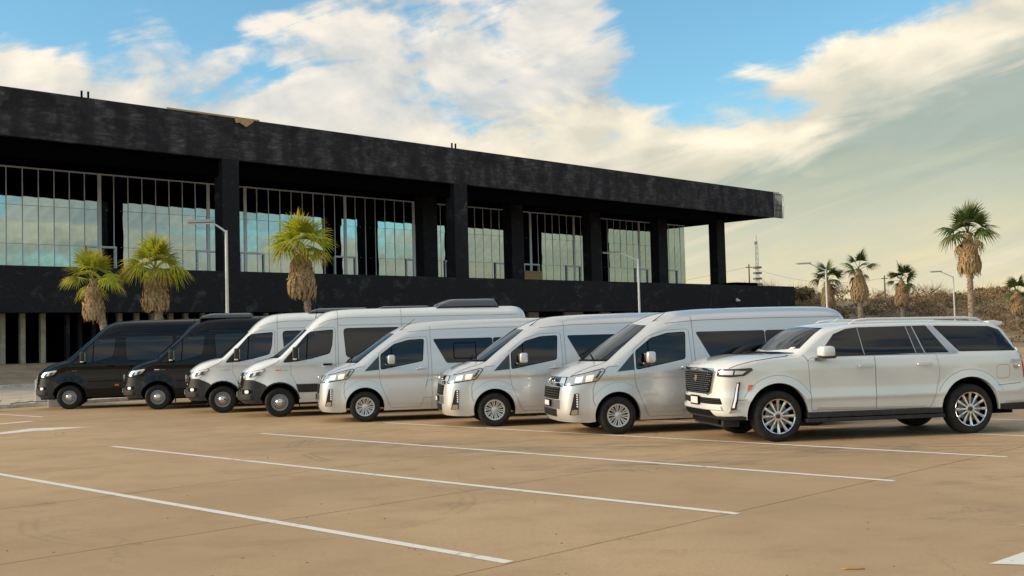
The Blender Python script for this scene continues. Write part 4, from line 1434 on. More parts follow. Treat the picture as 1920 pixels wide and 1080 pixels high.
# ------------------------------------------------ long white off-road estate
def escalade_kit():
    wz = spline1([(.34, .965), (.45, .985), (.55, .992), (.62, .998), (.655, 1.006), (.685, 1.022), (.72, 1.022), (.85, 1.010), (1.02, 1.016), (1.18, 1.02), (1.28, 1.012), (1.345, .992), (1.40, .955), (1.6, .882), (1.82, .80)])
    def W(x, z):
        w = wz(z)
        if x < -.25: w -= .22 * (-.25 - x)**2
        if x > 3.9: w -= .13 * (x - 3.9)**2
        return w + flare(x, z, 0, .43, .53, .68, .022) + flare(x, z, 3.407, .43, .53, .68, .022)
    keys = [(-.93, .39, -.52, .38, 3.2), (-1.04, .46, -.56, .45, 3.2), (-1.045, .60, -.58, .58, 3.4), (-1.035, .84, -.60, .82, 3.4), (-1.03, 1.05, -.61, 1.0, 3.4), (-1.02, 1.19, -.60, 1.10, 3.4), (-.97, 1.265, -.55, 1.17, 3.2),
            (-.80, 1.345, -.42, 1.24, 2.9), (-.36, 1.425, -.08, 1.315, 2.7), (.12, 1.438, .36, 1.35, 2.4), (.23, 1.458, .47, 1.38, 2.3), (.50, 1.665, .74, 1.57, 2.3), (.78, 1.835, 1.02, 1.73, 2.4),
            (1.08, 1.905, 1.30, 1.80, 2.6), (1.5, 1.93, 1.62, 1.822, 3), (2.6, 1.935, 2.6, 1.83, 3), (3.6, 1.91, 3.55, 1.81, 3), (4.05, 1.88, 3.9, 1.79, 3), (4.2, 1.80, 4.06, 1.70, 3), (4.42, 1.40, 4.26, 1.35, 3.2), (4.49, 1.15, 4.33, 1.12, 3.4),
            (4.52, .78, 4.35, .76, 3.4), (4.60, .68, 4.38, .65, 3.4), (4.60, .48, 4.36, .47, 3.4), (4.52, .38, 4.3, .37, 3.4)]
    B = Body(keys, W, [(0, .43, .53), (3.407, .43, .53)], .40, rings=13, zl=(.60, .63, .655, .67, .685, .705, .73, 1.30, 1.33, 1.35, 1.375, 1.41))
    k = Kit()
    k.add('body', B.me, 'paint')
    underbody(k, -.9, 4.4, [(0, .43), (3.407, .43)], 1.0, 1.0, .525)
    ws = [(-.86, 1.435), (-.45, 1.452), (0, 1.456), (.45, 1.452), (.86, 1.435), (.80, 1.62), (.72, 1.79), (.68, 1.835), (0, 1.865), (-.68, 1.835), (-.72, 1.79), (-.80, 1.62)]
    k.add('windscreen', B.panel(ws, .004, 'x', xlim=1.25, name='windscreen'), 'glass')
    k.add('cowl_trim', B.panel([(-.84, 1.425), (.84, 1.425), (.86, 1.436), (.45, 1.452), (-.45, 1.452), (-.86, 1.436)], .006, 'x', xlim=.6, name='cowl_trim'), 'dark')
    k.add('windscreen_sticker', B.panel([(-.76, 1.475), (-.66, 1.475), (-.655, 1.525), (-.75, 1.525)], .007, 'x', xlim=1.0, name='windscreen_sticker'), 'plate')
    # doors below the waist line
    fd = [(.535, 1.30), (.58, .50), (1.705, .485), (1.70, 1.352), (.62, 1.352)]
    rd = [(1.715, .485), (2.66, .47), (2.72, .56), (2.835, .95), (2.85, 1.10), (2.80, 1.35), (1.71, 1.352)]
    for q, hx in ((fd, 1.53), (rd, 2.57)):
        k.both('door_gap', B.panel(grow(q, .006), .0012, name='door_gap', skirt=False), 'seam')
        me = B.panel(q, .005, name='door')
        d = k.add('door', me, 'paint'); d2 = k.add('door', me, 'paint', mirror=True)
        h = MB().blob((hx, -1.062, 1.195), (.14, .022, .024), .45).mesh('door_handle', smooth=True)
        k.add('door_handle', h, 'paint', d); k.add('door_handle', h, 'paint', d2)
        hs = MB().blob((hx, -1.075, 1.212), (.13, .012, .006), .6).mesh('handle_trim', smooth=True)
        k.add('handle_trim', hs, 'chrome', d)
    k.both('door_trim', B.panel([[(.66, .512), (1.70, .503), (1.70, .525), (.67, .545)], [(1.72, .503), (2.57, .495), (2.60, .508), (1.72, .522)]], .016, name='door_trim'), 'chrome')
    k.both('waist_trim', B.panel([(.72, 1.352), (2.85, 1.352), (3.2, 1.345), (3.2, 1.362), (2.85, 1.368), (.74, 1.368)], .010, name='waist_trim'), 'satin_metal')
    G = [[(.75, 1.37), (1.535, 1.372), (1.50, 1.812), (1.32, 1.795), (1.09, 1.715)],
         [(1.555, 1.372), (2.455, 1.376), (2.365, 1.825), (1.52, 1.815)],
         [(2.655, 1.375), (3.04, 1.37), (2.735, 1.822), (2.52, 1.826)]]
    surround = [[(.72, 1.362), (3.07, 1.362), (2.75, 1.835), (1.5, 1.83), (1.30, 1.81), (1.07, 1.728)]]
    k.both('window_surround', B.panel(surround, .004, name='window_surround'), 'gloss_black')
    for q in G: k.both('door_window', B.panel(rounded(q, .02), .008, name='door_window'), 'glass')
    for q in ([(2.615, 1.372), (2.635, 1.372), (2.50, 1.826), (2.482, 1.826)], [(1.538, 1.372), (1.55, 1.372), (1.515, 1.818), (1.503, 1.818)], [(2.463, 1.376), (2.475, 1.376), (2.385, 1.826), (2.373, 1.826)]):
        k.both('window_chrome', B.panel(q, .010, name='window_chrome'), 'satin_metal')
    k.both('rear_quarter_window', B.panel(rounded([(3.25, 1.385), (4.29, 1.375), (4.07, 1.735), (3.9, 1.795), (2.885, 1.825)], .02), .007, name='rear_quarter_window'), 'glass')
    k.both('pillar_trim', B.panel([(3.065, 1.365), (3.215, 1.375), (2.855, 1.825), (2.75, 1.825)], .011, name='pillar_trim'), 'satin_metal')
    k.both('tail_pillar', B.panel([(4.275, 1.40), (4.33, 1.36), (4.36, 1.20), (4.41, 1.20), (4.35, 1.45), (4.16, 1.74), (4.09, 1.74)], .008, name='tail_pillar'), 'gloss_black')
    k.both('tail_light', B.panel([(4.365, 1.30), (4.43, 1.30), (4.48, .92), (4.42, .92)], .016, name='tail_light'), 'red_lamp')
    k.add('rear_screen', MB().box((4.2, -.7, 1.42), (4.36, .7, 1.44)).mesh('rear_screen'), 'glass') if False else None
    # bonnet and wing lines
    k.add('bonnet_seam', B.line([(-.80, 1.215), (-.66, 1.268), (-.40, 1.325), (-.10, 1.362), (.18, 1.385), (.24, 1.40)], .008), 'seam')
    k.add('wing_seam', B.line([(.535, 1.30), (.50, 1.36), (.46, 1.40)], .007), 'seam')
    k.add('bumper_seam', B.line([(-.80, .985), (-.55, 1.02)], .006), 'seam') if False else None
    k.add('bumper_seam', B.line([(3.90, .80), (4.35, .83)], .007), 'seam')
    k.add('lower_bumper_seam', B.line([(-.68, .70), (-.53, .705)], .006), 'seam')
    for ax in (0, 3.407):
        arc = [(ax + cos(a) * .655, .43 + sin(a) * .655) for a in [radians(25 + q * 8) for q in range(17)]]
        k.add('arch_crease_shade', B.line(arc, .008, .0012), 'grey_trim')  # grey strip paints the shade line of the arch crease
    # front: grille, lamps, bumper
    gp = [(-.70, 1.165), (.70, 1.165), (.735, 1.13), (.62, .84), (.50, .795), (-.50, .795), (-.62, .84), (-.735, 1.13)]
    g = k.add('grille', B.panel(rounded(gp, .03), .006, 'x', name='grille'), 'dark')
    ds = []
    for r in range(11):
        z = .815 + r * .034
        hw = .51 + (z - .815) * .58
        n = int(hw * 2 / .07)
        for c in range(n + 1):
            y = -hw + .02 + (c + (.5 if r % 2 else 0)) * .07
            if y > hw - .03: continue
            ds.append([(y - .015, z - .006), (y + .015, z - .006), (y + .015, z + .006), (y - .015, z + .006)])
    k.add('grille_mesh', dash_mesh(B, ds), 'satin_metal', g)
    k.add('grille_top_bar', B.panel([(-.76, 1.17), (.76, 1.17), (.68, 1.215), (-.68, 1.215)], .022, 'x', name='grille_top_bar'), 'chrome', g)
    for s in (-1, 1):
        k.add('grille_side_bar', B.panel([[(s * .73, 1.165), (s * .765, 1.165), (s * .65, .82), (s * .62, .835)], [(s * .62, .835), (s * .65, .82), (s * .51, .77), (s * .50, .79)]], .014, 'x', name='grille_side_bar'), 'satin_metal', g)
    sh = [(-.075, 1.10), (.075, 1.10), (.068, 1.03), (0, .985), (-.068, 1.03)]
    e = k.add('crest', B.panel(sh, .020, 'x', name='crest'), 'chrome', g)
    k.add('crest_field', B.panel([[(-.06, 1.09), (0, 1.09), (0, 1.045), (-.06, 1.045)], [(0, 1.045), (.058, 1.045), (.053, 1.035), (0, 1.0)]], .026, 'x', name='crest_field'), 'gold')
    k.add('crest_bar', B.panel([[(.005, 1.09), (.062, 1.09), (.06, 1.05), (.005, 1.05)]], .026, 'x', name='crest_bar'), 'dark')
    hl = rounded([(-.945, 1.10), (-.925, 1.19), (-.45, 1.205), (-.43, 1.19), (-.56, 1.105), (-.80, 1.085)], .012)
    k.both('headlight_bezel', B.panel(grow(hl, .012), .005, name='headlight_bezel'), 'gloss_black')
    me = B.panel(hl, .012, name='headlight')
    i = k.add('headlight', me, 'lamp_dark'); j = k.add('headlight', me, 'lamp_dark', mirror=True)
    k.add('reflector', B.panel([[(-.925, 1.118), (-.76, 1.112), (-.74, 1.178), (-.91, 1.178)], [(-.73, 1.115), (-.60, 1.12), (-.53, 1.17), (-.71, 1.178)]], .018, name='reflector'), 'lamp', i)
    for mir in (False, True):
        i = k.add('running_lamp_bezel', B.panel([(-.80, .54), (-.71, .545), (-.63, .995), (-.69, .985)], .010, name='running_lamp_bezel'), 'gloss_black', mirror=mir)
        k.add('running_lamp', B.panel([(-.775, .58), (-.74, .58), (-.665, .97), (-.685, .97)], .018, name='running_lamp'), 'drl', i)
        k.add('lamp_trim', B.panel([[(-.83, .50), (-.70, .535), (-.69, .555), (-.80, .54)]], .018, name='lamp_trim'), 'chrome', i)
    k.add('lower_intake', B.panel(rounded([(-.88, .635), (.88, .635), (.86, .735), (-.86, .735)], .02), .006, 'x', name='lower_intake'), 'dark')
    for q in range(3):
        z = .655 + q * .03
        k.add('intake_bar', B.panel([(-.86, z - .005), (.86, z - .005), (.86, z + .005), (-.86, z + .005)], .014, 'x', name='intake_bar'), 'grille_slat')
    k.add('bumper_blade', B.panel([(-.88, .548), (.88, .548), (.86, .605), (-.86, .605)], .030, 'x', name='bumper_blade'), 'paint')
    k.add('chin_opening', B.panel([(-.70, .445), (.70, .445), (.60, .535), (-.60, .535)], .006, 'x', name='chin_opening'), 'dark')
    k.add('chin_valance', B.panel([[(-1.3, .36), (-.56, .36), (-.54, .425), (-.62, .445), (-1.3, .435)]], .010, side=0, name='chin_valance'), 'plastic')
    i = k.add('number_plate', MB().box((-1.08, -.20, .60), (-1.06, .20, .76)).mesh('number_plate', bevel=.004), 'dark')
    k.add('plate_face', MB().box((-1.084, -.17, .625), (-1.078, .17, .735)).mesh('plate_face'), 'plate', i)
    k.both('side_reflector', B.panel(rounded([(-.525, .845), (-.46, .87), (-.425, .945), (-.50, .945)], .012), .012, name='side_reflector'), 'amber')
    # rear
    k.both('rear_valance', B.panel([(3.86, .38), (4.7, .38), (4.7, .505), (3.90, .49)], .012, name='rear_valance'), 'plastic')
    k.both('rear_bumper_trim', B.panel([(4.05, .51), (4.7, .53), (4.7, .55), (4.05, .525)], .014, name='rear_bumper_trim'), 'satin_metal')
    fl = rounded([(3.90, .915), (4.13, .925), (4.13, 1.14), (3.90, 1.135)], .05, 4)
    k.add('fuel_flap_gap', B.panel(grow(fl, .005), .0012, name='fuel_flap_gap', skirt=False), 'seam')
    k.add('fuel_flap', B.panel(fl, .003, name='fuel_flap'), 'paint')
    bd = MB().lathe([(.06, .01), (.062, -.012), (.045, -.016), (.04, -.008), (.0005, -.012)], 20)
    bd.bar((-.11, -.02, .05), (.11, -.02, .10), .012, .014); bd.bar((-.09, -.02, .10), (.08, -.02, .06), .010, .012)
    bd.v = [(4.265 + x, -1.01 + y, 1.13 + z) for x, y, z in bd.v]
    k.add('side_badge', bd.mesh('side_badge', smooth=30), 'satin_metal')
    # running board, roof rails, spoiler, fin, mirrors
    for mir in (False, True):
        rb = MB().box((.50, -1.03, .375), (2.88, -.86, .465)); rb.box((.47, -1.045, .30), (2.90, -.84, .362))
        k.add('running_board', rb.mesh('running_board', bevel=.008), 'plastic', mirror=mir)
        rl = MB().tube([(1.42, -.70, 1.885), (1.55, -.70, 1.948), (1.75, -.70, 1.965), (3.55, -.70, 1.95), (3.75, -.70, 1.93), (3.88, -.70, 1.87)], [.012, .022, .024, .024, .022, .012], 8)
        k.add('roof_rail', rl.mesh('roof_rail', smooth=40), 'paint', mirror=mir)
        mm = MB().blob((.765, -1.20, 1.445), (.125, .13, .098), .5, 20, 12)
        i = k.add('door_mirror', mm.mesh('door_mirror', smooth=True), 'paint', mirror=mir)
        k.add('mirror_base', MB().blob((.78, -1.19, 1.372), (.14, .135, .040), .5).bar((.70, -.98, 1.32), (.77, -1.12, 1.375), .10, .05).mesh('mirror_base', smooth=30), 'gloss_black', i)
        k.add('mirror_glass', MB().box((.865, -1.295, 1.39), (.873, -1.115, 1.50)).mesh('mirror_glass'), 'chrome', i)
    sp = MB().prism([(3.98, 1.885), (4.10, 1.895), (4.245, 1.87), (4.25, 1.825), (4.17, 1.80), (4.0, 1.83)], -.70, .70, 'y')
    k.add('rear_spoiler', sp.mesh('rear_spoiler', bevel=.012), 'paint')
    fn = MB().prism([(1.40, 1.925), (1.68, 1.928), (1.655, 1.955), (1.60, 1.99), (1.565, 1.995), (1.52, 1.965)], -.018, .018, 'y')
    k.add('fin_aerial', fn.mesh('fin_aerial', bevel=.006), 'paint')
    for far in (False, True):
        wheel_parts(k, 'spoke', 0, .417, .417, .865, .275, .282, far)
        wheel_parts(k, 'spoke', 3.407, .417, .417, .865, .275, .282, far)
    sk = MB().box((-.85, -.7, .25), (-.55, .7, .42))
    k.add('skid_plate', sk.mesh('skid_plate', bevel=.02), 'plastic')
    return k


def dash_mesh(B, quads):
    """many small raised dashes laid on the curved front, joined in one part"""
    from mathutils.bvhtree import BVHTree
    bm = bmesh.new(); bm.from_mesh(B.me)
    tree = BVHTree.FromBMesh(bm); bm.free()
    mb = MB()
    for q in quads:
        pts = []
        for (y, z) in q:
            hit = tree.ray_cast(Vector((-3, y, z)), Vector((1, 0, 0)))
            pts.append(hit[0] if hit[0] else None)
        if None in pts: continue
        f = [(p.x - .017, p.y, p.z) for p in pts]; b = [(p.x - .004, p.y, p.z) for p in pts]
        mb.add(f + b, [(0, 1, 2, 3), (0, 4, 5, 1), (1, 5, 6, 2), (2, 6, 7, 3), (3, 7, 4, 0)])
    return mb.mesh('grille_mesh')


M['plastic_grey'] = pmat('plastic_grey', (.075, .08, .09), .35, coat=.3)
M['grille_slat'] = pmat('grille_slat', (.03, .03, .03), .4, spec=.3)
M['lamp_grey'] = pmat('lamp_grey', (.50, .50, .49), .10, metal=.5, coat=1)
M['fog'] = pmat('fog', (.8, .8, .78), .15, coat=1, emit=(1, .93, .82), estr=.12)


def place(kind, name, wheel_xy, half, heading, label, cat, group):
    th = radians(heading)
    x = wheel_xy[0] - half * sin(th); y = wheel_xy[1] + half * cos(th)
    return empty(name, (x, y, 0), th, label, cat, group)


HK, SK, EK = hiace_kit(), sprinter_kit(), escalade_kit()
for xy, hd, lab in (((-3.38, 25.26), 9, 'silver minibus just right of the white high roof vans, leftmost of the three silver ones'),
                    ((-.43, 23.01), 9, 'middle one of the three silver minibuses with sloping noses'),
                    ((1.857, 20.49), 11.5, 'silver minibus beside the white off-road estate, nearest of the three silver ones')):
    r = place('minibus', 'silver_minibus', xy, .85, hd, lab, 'minibus', 'silver minibuses in the row')
    HK.put(r, {'paint': 'silver_paint'}, () if 'leftmost' in lab else ('sliding_pane_frame', 'sliding_pane'))
for i, (xy, hd, lab, col) in enumerate((((-13.47, 33.92), 15, 'black high roof van at the far left end of the row, roof bare', 'b'),
                                        ((-10.34, 32.49), 13, 'black high roof van with low grey air unit on its roof, second from left', 'b'),
                                        ((-7.84, 30.09), 11, 'white high roof van with dark bumper, directly right of the black vans', 'w'),
                                        ((-5.834, 27.80), 12, 'long white high roof van with amber side marker, left of the silver minibuses', 'w'))):
    r = place('van', 'black_van' if col == 'b' else 'white_van', xy, .86, hd, lab, 'van', 'tall vans in the row')
    if col == 'b':
        mats = {'paint': 'black_paint', 'cladding': 'plastic', 'archtrim': 'black_paint', 'grilletrim': 'gloss_black', 'mirrorcap': 'plastic', 'marker': 'lamp' if i == 1 else 'black_paint'}
    else:
        mats = {'paint': 'white_paint', 'cladding': 'plastic', 'archtrim': 'plastic', 'grilletrim': 'chrome', 'mirrorcap': 'plastic', 'marker': 'amber' if i == 3 else 'white_paint'}
    skip = {0: ('aerial',), 1: ('door_marker',), 2: ('door_marker',), 3: ('door_marker',)}[i]
    SK.put(r, mats, skip + (('sill_panel',) if False else ()))
    if i == 1: roof_unit(r, 1.15, 2.75, 2.63, .14, .62, .35)
    if i == 2: roof_unit(r, 2.3, 4.0, 2.66, .11, .62, .3)
    if i == 3:
        roof_unit(r, 2.5, 3.9, 2.66, .05, .45, .2)
        roof_unit(r, 4.0, 5.65, 2.66, .20, .66, .4)
r = place('suv', 'off_road_car', (4.254, 18.34), .87, 9.6, 'pearl white long off-road estate with chrome spoked wheels at the right end', 'car', None)
EK.put(r, {'paint': 'pearl_paint'})

# ---------------------------------------------------------------- lamps, palms, masts, scrub
M['lamp_white'] = mottled('lamp_white', (.64, .64, .62), (.72, .71, .68), 3, .45, 0)
M['panel_dark'] = pmat('panel_dark', (.10, .11, .13), .25, coat=.5)
M['bulb'] = pmat('bulb', (.75, .72, .62), .3)


def street_lamp(x, y, h, label, z=0.0, tilt=.08):
    r = empty('street_lamp', (x, y, z), 0, label, 'street lamp', 'solar street lamps')
    grp('pole', MB().lathe([(.10, 0), (.095, .1), (.085, .2), (.062, h)], 14, 'z').lathe([(.16, 0), (.16, .03), (.09, .03)], 14, 'z'), M['lamp_white'], r, smooth=40)
    # arm reaches left and a little up to the lamp head
    e = Vector((-.60, -.15, .36)) if tilt > .2 else Vector((-1.35, -.3, .46))
    grp('arm', MB().tube([(0, 0, h - .08), (e.x * .48, e.y * .48, h + e.z * .42), (e.x, e.y, h + e.z)], [.045, .04, .034], 8), M['lamp_white'], r, smooth=40)
    hd = MB()
    hd.bar((e.x + .1, e.y + .02, h + e.z + .02), (e.x - 1.0, e.y - .24, h + e.z - .02), .34, .05, (0, -tilt, .9))
    o = grp('lamp_head', hd, M['lamp_white'] if tilt > .2 else M['grey_trim'], r)
    pn = MB(); pn.bar((e.x + .12, e.y + .02, h + e.z + .085), (e.x - 1.02, e.y - .24, h + e.z + .045), 0.40, .025, (0, -tilt, .9))
    grp('solar_panel', pn, M['panel_dark'], o)
    lt = MB(); lt.bar((e.x - .1, e.y - .03, h + e.z - .028), (e.x - .9, e.y - .21, h + e.z - .055), .24, .02, (0, -tilt, .9))
    grp('light_strip', lt, M['bulb'], o)
    return r


def px(x, y, Y):
    """world point on the vertical plane at distance Y through picture point (x, y) of the survey"""
    d = _fw + _r * ((x - 960) / F_PX) - _u * ((y - 540) / F_PX)
    return Vector((0, 0, CAM_H)) + d * (Y / d.y)


for xx, yy, Y, lab in ((424, 432, 50, 'tall white solar street lamp standing behind the two white vans, nearest of the lamps'),
                       (1196, 486, 76, 'white solar street lamp rising behind the middle silver minibus in front of the black building'),
                       (1548, 505, 86, 'white solar street lamp just right of the building end, beside the leftmost hill palm'),
                       (1787, 518, 108, 'white solar street lamp beside the tallest palm, rightmost of the lamps')):
    p = px(xx, yy, Y)
    b = terrain_h(p.x, p.y) - .05
    street_lamp(p.x, p.y, p.z - b, lab, b, .42 if Y == 50 else .06)

# ---- palms
def frond_fn(c0, c1, tip):
    def fn(n, b, oc):
        sp = n.new('ShaderNodeSeparateXYZ'); n.put(sp.inputs[0], oc)
        oi = n.new('ShaderNodeObjectInfo')
        f = n.noise(oc, 6, 4, .6)
        c = n.mix(n.step(f, .3, .7), c0, c1)
        c = n.mix(n.mul(n.step(sp.outputs[0], 1.25, 1.75), .75), c, tip)
        hv = n.new('ShaderNodeHueSaturation'); n.put(hv.inputs['Color'], c)
        n.put(hv.inputs['Value'], n.lin(oi.outputs['Random'], 0, 1, .70, 1.25))
        n.put(hv.inputs['Hue'], n.lin(oi.outputs['Random'], 0, 1, .485, .515))
        n.put(b.inputs['Base Color'], hv.outputs[0])
        b.inputs['Subsurface Weight'].default_value = 0
        b.inputs['Transmission Weight'].default_value = 0
    return fn


M['frond_bright'] = nmat('frond_bright', frond_fn((.31, .35, .022), (.50, .49, .04), (.70, .47, .055)), rough=.5, spec=.4)
M['frond_dark'] = nmat('frond_dark', frond_fn((.055, .085, .018), (.10, .135, .028), (.28, .20, .07)), rough=.5, spec=.4)
def translucent(m, amt=.45):
    t = m.node_tree; n = Nodes(t)
    b = t.nodes['Principled BSDF']; o = t.nodes['Material Output']
    tr = n.new('ShaderNodeBsdfTranslucent'); mx = n.new('ShaderNodeMixShader'); mx.inputs[0].default_value = amt
    src = b.inputs['Base Color'].links[0].from_socket
    t.links.new(src, tr.inputs['Color'])
    t.links.new(b.outputs[0], mx.inputs[1]); t.links.new(tr.outputs[0], mx.inputs[2]); t.links.new(mx.outputs[0], o.inputs['Surface'])


translucent(M['frond_bright']); translucent(M['frond_dark'], .3)
M['frond_dead'] = mottled('frond_dead', (.24, .155, .075), (.42, .29, .15), 5, .85, .2, .02)
M['skirt'] = mottled('skirt', (.23, .145, .07), (.46, .32, .165), 7, .9, .5, .03, stretch=(3, 3, .6))
M['trunk'] = mottled('trunk', (.20, .155, .11), (.36, .29, .21), 6, .95, .7, .05, stretch=(1, 1, 4))


def fan_frond(seed, L=1.0, droop=.35, n=22):
    """fan leaf along +x: stalk, then leaflets spreading from the hand"""
    rn = random.Random(seed)
    mb = MB()
    st = L * .80
    z_end = st * .10
    mb.tube([(0, 0, 0), (st * .5, 0, st * .09), (st, 0, z_end)], [.028, .020, .014], 5)
    for i in range(n):
        a = radians(-92 + 184 * i / (n - 1)) + rn.gauss(0, .03)
        ll = L * (.98 - .25 * abs(a / 2.1) ** 2) * rn.uniform(.88, 1.08)
        d = Vector((cos(a), sin(a), .22 * cos(a * 1.0)))
        side = Vector((-sin(a), cos(a), 0))
        w = .046 * L
        p0 = Vector((st, 0, z_end))
        prev = None
        fold = -.45 * w
        for k in range(5):
            t = k / 4
            c = p0 + d * ll * t + Vector((0, 0, -droop * ll * t ** 2.4 * rn.uniform(.85, 1.25)))
            ww = w * (.25 + 1.5 * t if t < .51 else 1.0 * (1 - (t - .5) / .52))
            cur = (c - side * ww + Vector((0, 0, fold * ww / w)), c, c + side * ww + Vector((0, 0, fold * ww / w)))
            if prev:
                b = len(mb.v)
                mb.v += [tuple(q) for q in prev + cur]
                mb.f += [(b, b + 1, b + 4, b + 3), (b + 1, b + 2, b + 5, b + 4)]
            prev = cur
    return mb.mesh('frond', smooth=True, fix=False)


FRONDS = [fan_frond(s, 1.0, dr) for s, dr in ((1, .25), (2, .45), (3, .65), (4, .9))]


def skirt_mesh(seed, r, h, n=420):
    """hanging thatch of dead leaves"""
    rn = random.Random(seed)
    mb = MB()
    for i in range(n):
        a = rn.uniform(0, 2 * pi)
        t = rn.random() ** .8
        z0 = -t * h * .75
        belly = r * (.40 + .62 * min(1.0, t * 1.25) ** .75)
        r0 = belly * rn.uniform(.72, .98)
        ln = h * rn.uniform(.22, .42)
        r1 = belly * rn.uniform(.84, 1.14)
        w = rn.uniform(.03, .085)
        p = Vector((cos(a) * r0 * .8, sin(a) * r0 * .8, z0)); q = Vector((cos(a + rn.gauss(0, .12)) * r1, sin(a + rn.gauss(0, .12)) * r1, z0 - ln * .55))
        e = Vector((cos(a + rn.gauss(0, .15)) * r1 * .96, sin(a + rn.gauss(0, .15)) * r1 * .96, z0 - ln - rn.uniform(0, .10) * h))
        s = Vector((-sin(a), cos(a), rn.gauss(0, .2))) * w
        b = len(mb.v)
        mb.v += [tuple(v) for v in (p - s * .6, p + s * .6, q + s, q - s, e + s * .35, e - s * .35)]
        mb.f += [(b, b + 1, b + 2, b + 3), (b + 3, b + 2, b + 4, b + 5)]
    # solid core so that it does not read as a sieve
    mb.lathe([(.05, 0), (r * .34, -h * .06), (r * .62, -h * .35), (r * .80, -h * .72), (r * .78, -h * .90), (r * .5, -h * .92), (.05, -h * .80)], 14, 'z')
    return mb.mesh('dead_leaf_skirt', smooth=False, fix=False)


def palm(base, top, crown_r, skirt_r, skirt_h, trunk_r, leaf, label, seed, n=30, lean=(0, 0), dead=4, spread=1.0, tidy=False):
    rn = random.Random(seed)
    r = empty('fan_palm', base, 0, label, 'palm tree', 'fan palms')
    h = top - base[2]
    pts, rad = [], []
    N = 26
    for i in range(N + 1):
        t = i / N
        pts.append((lean[0] * t * t, lean[1] * t * t, h * t))
        rad.append(trunk_r * (1.25 - .45 * t) * (1.0 + (.10 if i % 2 else -.06) * rn.uniform(.5, 1.2)))
    tr = grp('trunk', MB().tube(pts, rad, 12), M['trunk'], r, smooth=False)
    # leaf-base stubs on the trunk
    sb = MB()
    for i in range(int(h * 26)):
        t = rn.uniform(.05, .95); a = rn.uniform(0, 2 * pi)
        c = Vector((lean[0] * t * t, lean[1] * t * t, h * t)); d = Vector((cos(a), sin(a), .9))
        rr = trunk_r * (1.22 - .45 * t)
        p = c + Vector((cos(a), sin(a), 0)) * rr * .9
        sb.bar(p, p + d * .07, .06, .02)
    grp('leaf_stubs', sb, M['trunk'], tr, kind='stuff')
    tip = Vector((lean[0], lean[1], h))
    obj('dead_leaf_skirt', skirt_mesh(seed + 50, skirt_r, skirt_h, int(260 + 420 * skirt_h)), M['skirt'], r, loc=tuple(tip + Vector((-lean[0] * .1, 0, -.05))), kind='stuff')
    for i in range(n):
        t = (i + .5) / n
        a = i * 2.39996 + rn.gauss(0, .15)
        pitch = radians(80 - 92 * t ** .85 * spread) + rn.gauss(0, .17)      # upright in the middle, hanging at the rim
        v = FRONDS[min(3, max(0, int(t * 3.6 + rn.uniform(-.4, .4))))]
        s = crown_r / 1.75 * rn.uniform(.85, 1.1)
        o = obj('frond', v, M[leaf], r, loc=tuple(tip + Vector((0, 0, .02 - .18 * t))), rot=(rn.gauss(0, .25), -pitch, a), scale=(s, s, s))
    for i in range(dead):
        a = rn.uniform(0, 2 * pi)
        s = crown_r / 1.9 * rn.uniform(.7, .9)
        obj('dead_frond', FRONDS[3], M['frond_dead'], r, loc=tuple(tip + Vector((0, 0, -.2))), rot=(rn.gauss(0, .3), radians(rn.uniform(25, 55)), a), scale=(s, s, s))
    return r


for (xx, y_tip, Y, cw, sk_r, sk_h, tr, leaf, lab, seed, n, lean, dead) in (
        (172, 522, 46.5, 1.45, .40, 1.5, .15, 'frond_bright', 'small leaning fan palm with yellowish leaves behind the leftmost black van', 21, 15, (-.75, .1), 2),
        (290, 502, 48.0, 1.55, .52, 1.6, .17, 'frond_bright', 'bushy green fan palm behind the second black van, between the small palm and the lamp', 22, 22, (-.25, 0), 4),
        (563, 462, 51.0, 1.72, .60, 2.05, .15, 'frond_bright', 'fan palm with big straw skirt behind the white vans, right of the tall lamp', 23, 21, (-.45, .1), 3),
        (1551, 527, 96, 1.85, .55, 2.1, .2, 'frond_dark', 'dark fan palm half hidden behind the lamp just right of the building end', 24, 12, (0, 0), 2),
        (1610, 505, 94, 1.85, .66, 2.3, .2, 'frond_dark', 'sparse fan palm with few splayed leaves above a thick brown skirt', 25, 8, (0, 0), 2),
        (1690, 524, 100, 1.75, .60, 2.0, .18, 'frond_dark', 'fan palm with round open crown between the sparse palm and the rightmost lamp', 26, 12, (0, 0), 3),
        (1815, 437, 67, 1.95, .58, 2.2, .17, 'frond_dark', 'tallest fan palm with long bare trunk on the right', 27, 15, (0, 0), 4),
        (1907, 546, 112, 1.75, .7, 2.0, .26, 'frond_dark', 'small fan palm cut by the right edge of the picture', 28, 10, (0, 0), 3)):
    p = px(xx, y_tip, Y)
    bz = terrain_h(p.x, p.y) - .05
    palm((p.x - lean[0], p.y - lean[1], bz), p.z, cw, sk_r, sk_h, tr, leaf, lab, seed, n, lean, dead)

# ---- lattice mast, poles, wires far behind
M['galv'] = pmat('galv', (.28, .28, .27), .5, metal=.5)
M['wood_pole'] = mottled('wood_pole', (.12, .09, .065), (.18, .14, .10), 4, .9, .2, .02)
p = px(1418, 452, 190)
b = 3.0
mast = empty('lattice_mast', (p.x, p.y, b), .3, 'thin lattice radio mast with dish drums behind the building', 'mast')
h = p.z - b
mb = MB()
w = .42
for i in range(3):
    a = 2 * pi * i / 3
    mb.bar((cos(a) * w, sin(a) * w, 0), (cos(a) * w * .55, sin(a) * w * .55, h), .05)
grp('leg_rails', mb, M['galv'], mast)
mb = MB()
for q in range(int(h / .9)):
    z0, z1 = q * .9, (q + 1) * .9
    for i in range(3):
        a, a2 = 2 * pi * i / 3, 2 * pi * (i + 1) / 3
        f0, f1 = w * (1 - .45 * z0 / h), w * (1 - .45 * z1 / h)
        mb.bar((cos(a) * f0, sin(a) * f0, z0), (cos(a2) * f1, sin(a2) * f1, z1), .035)
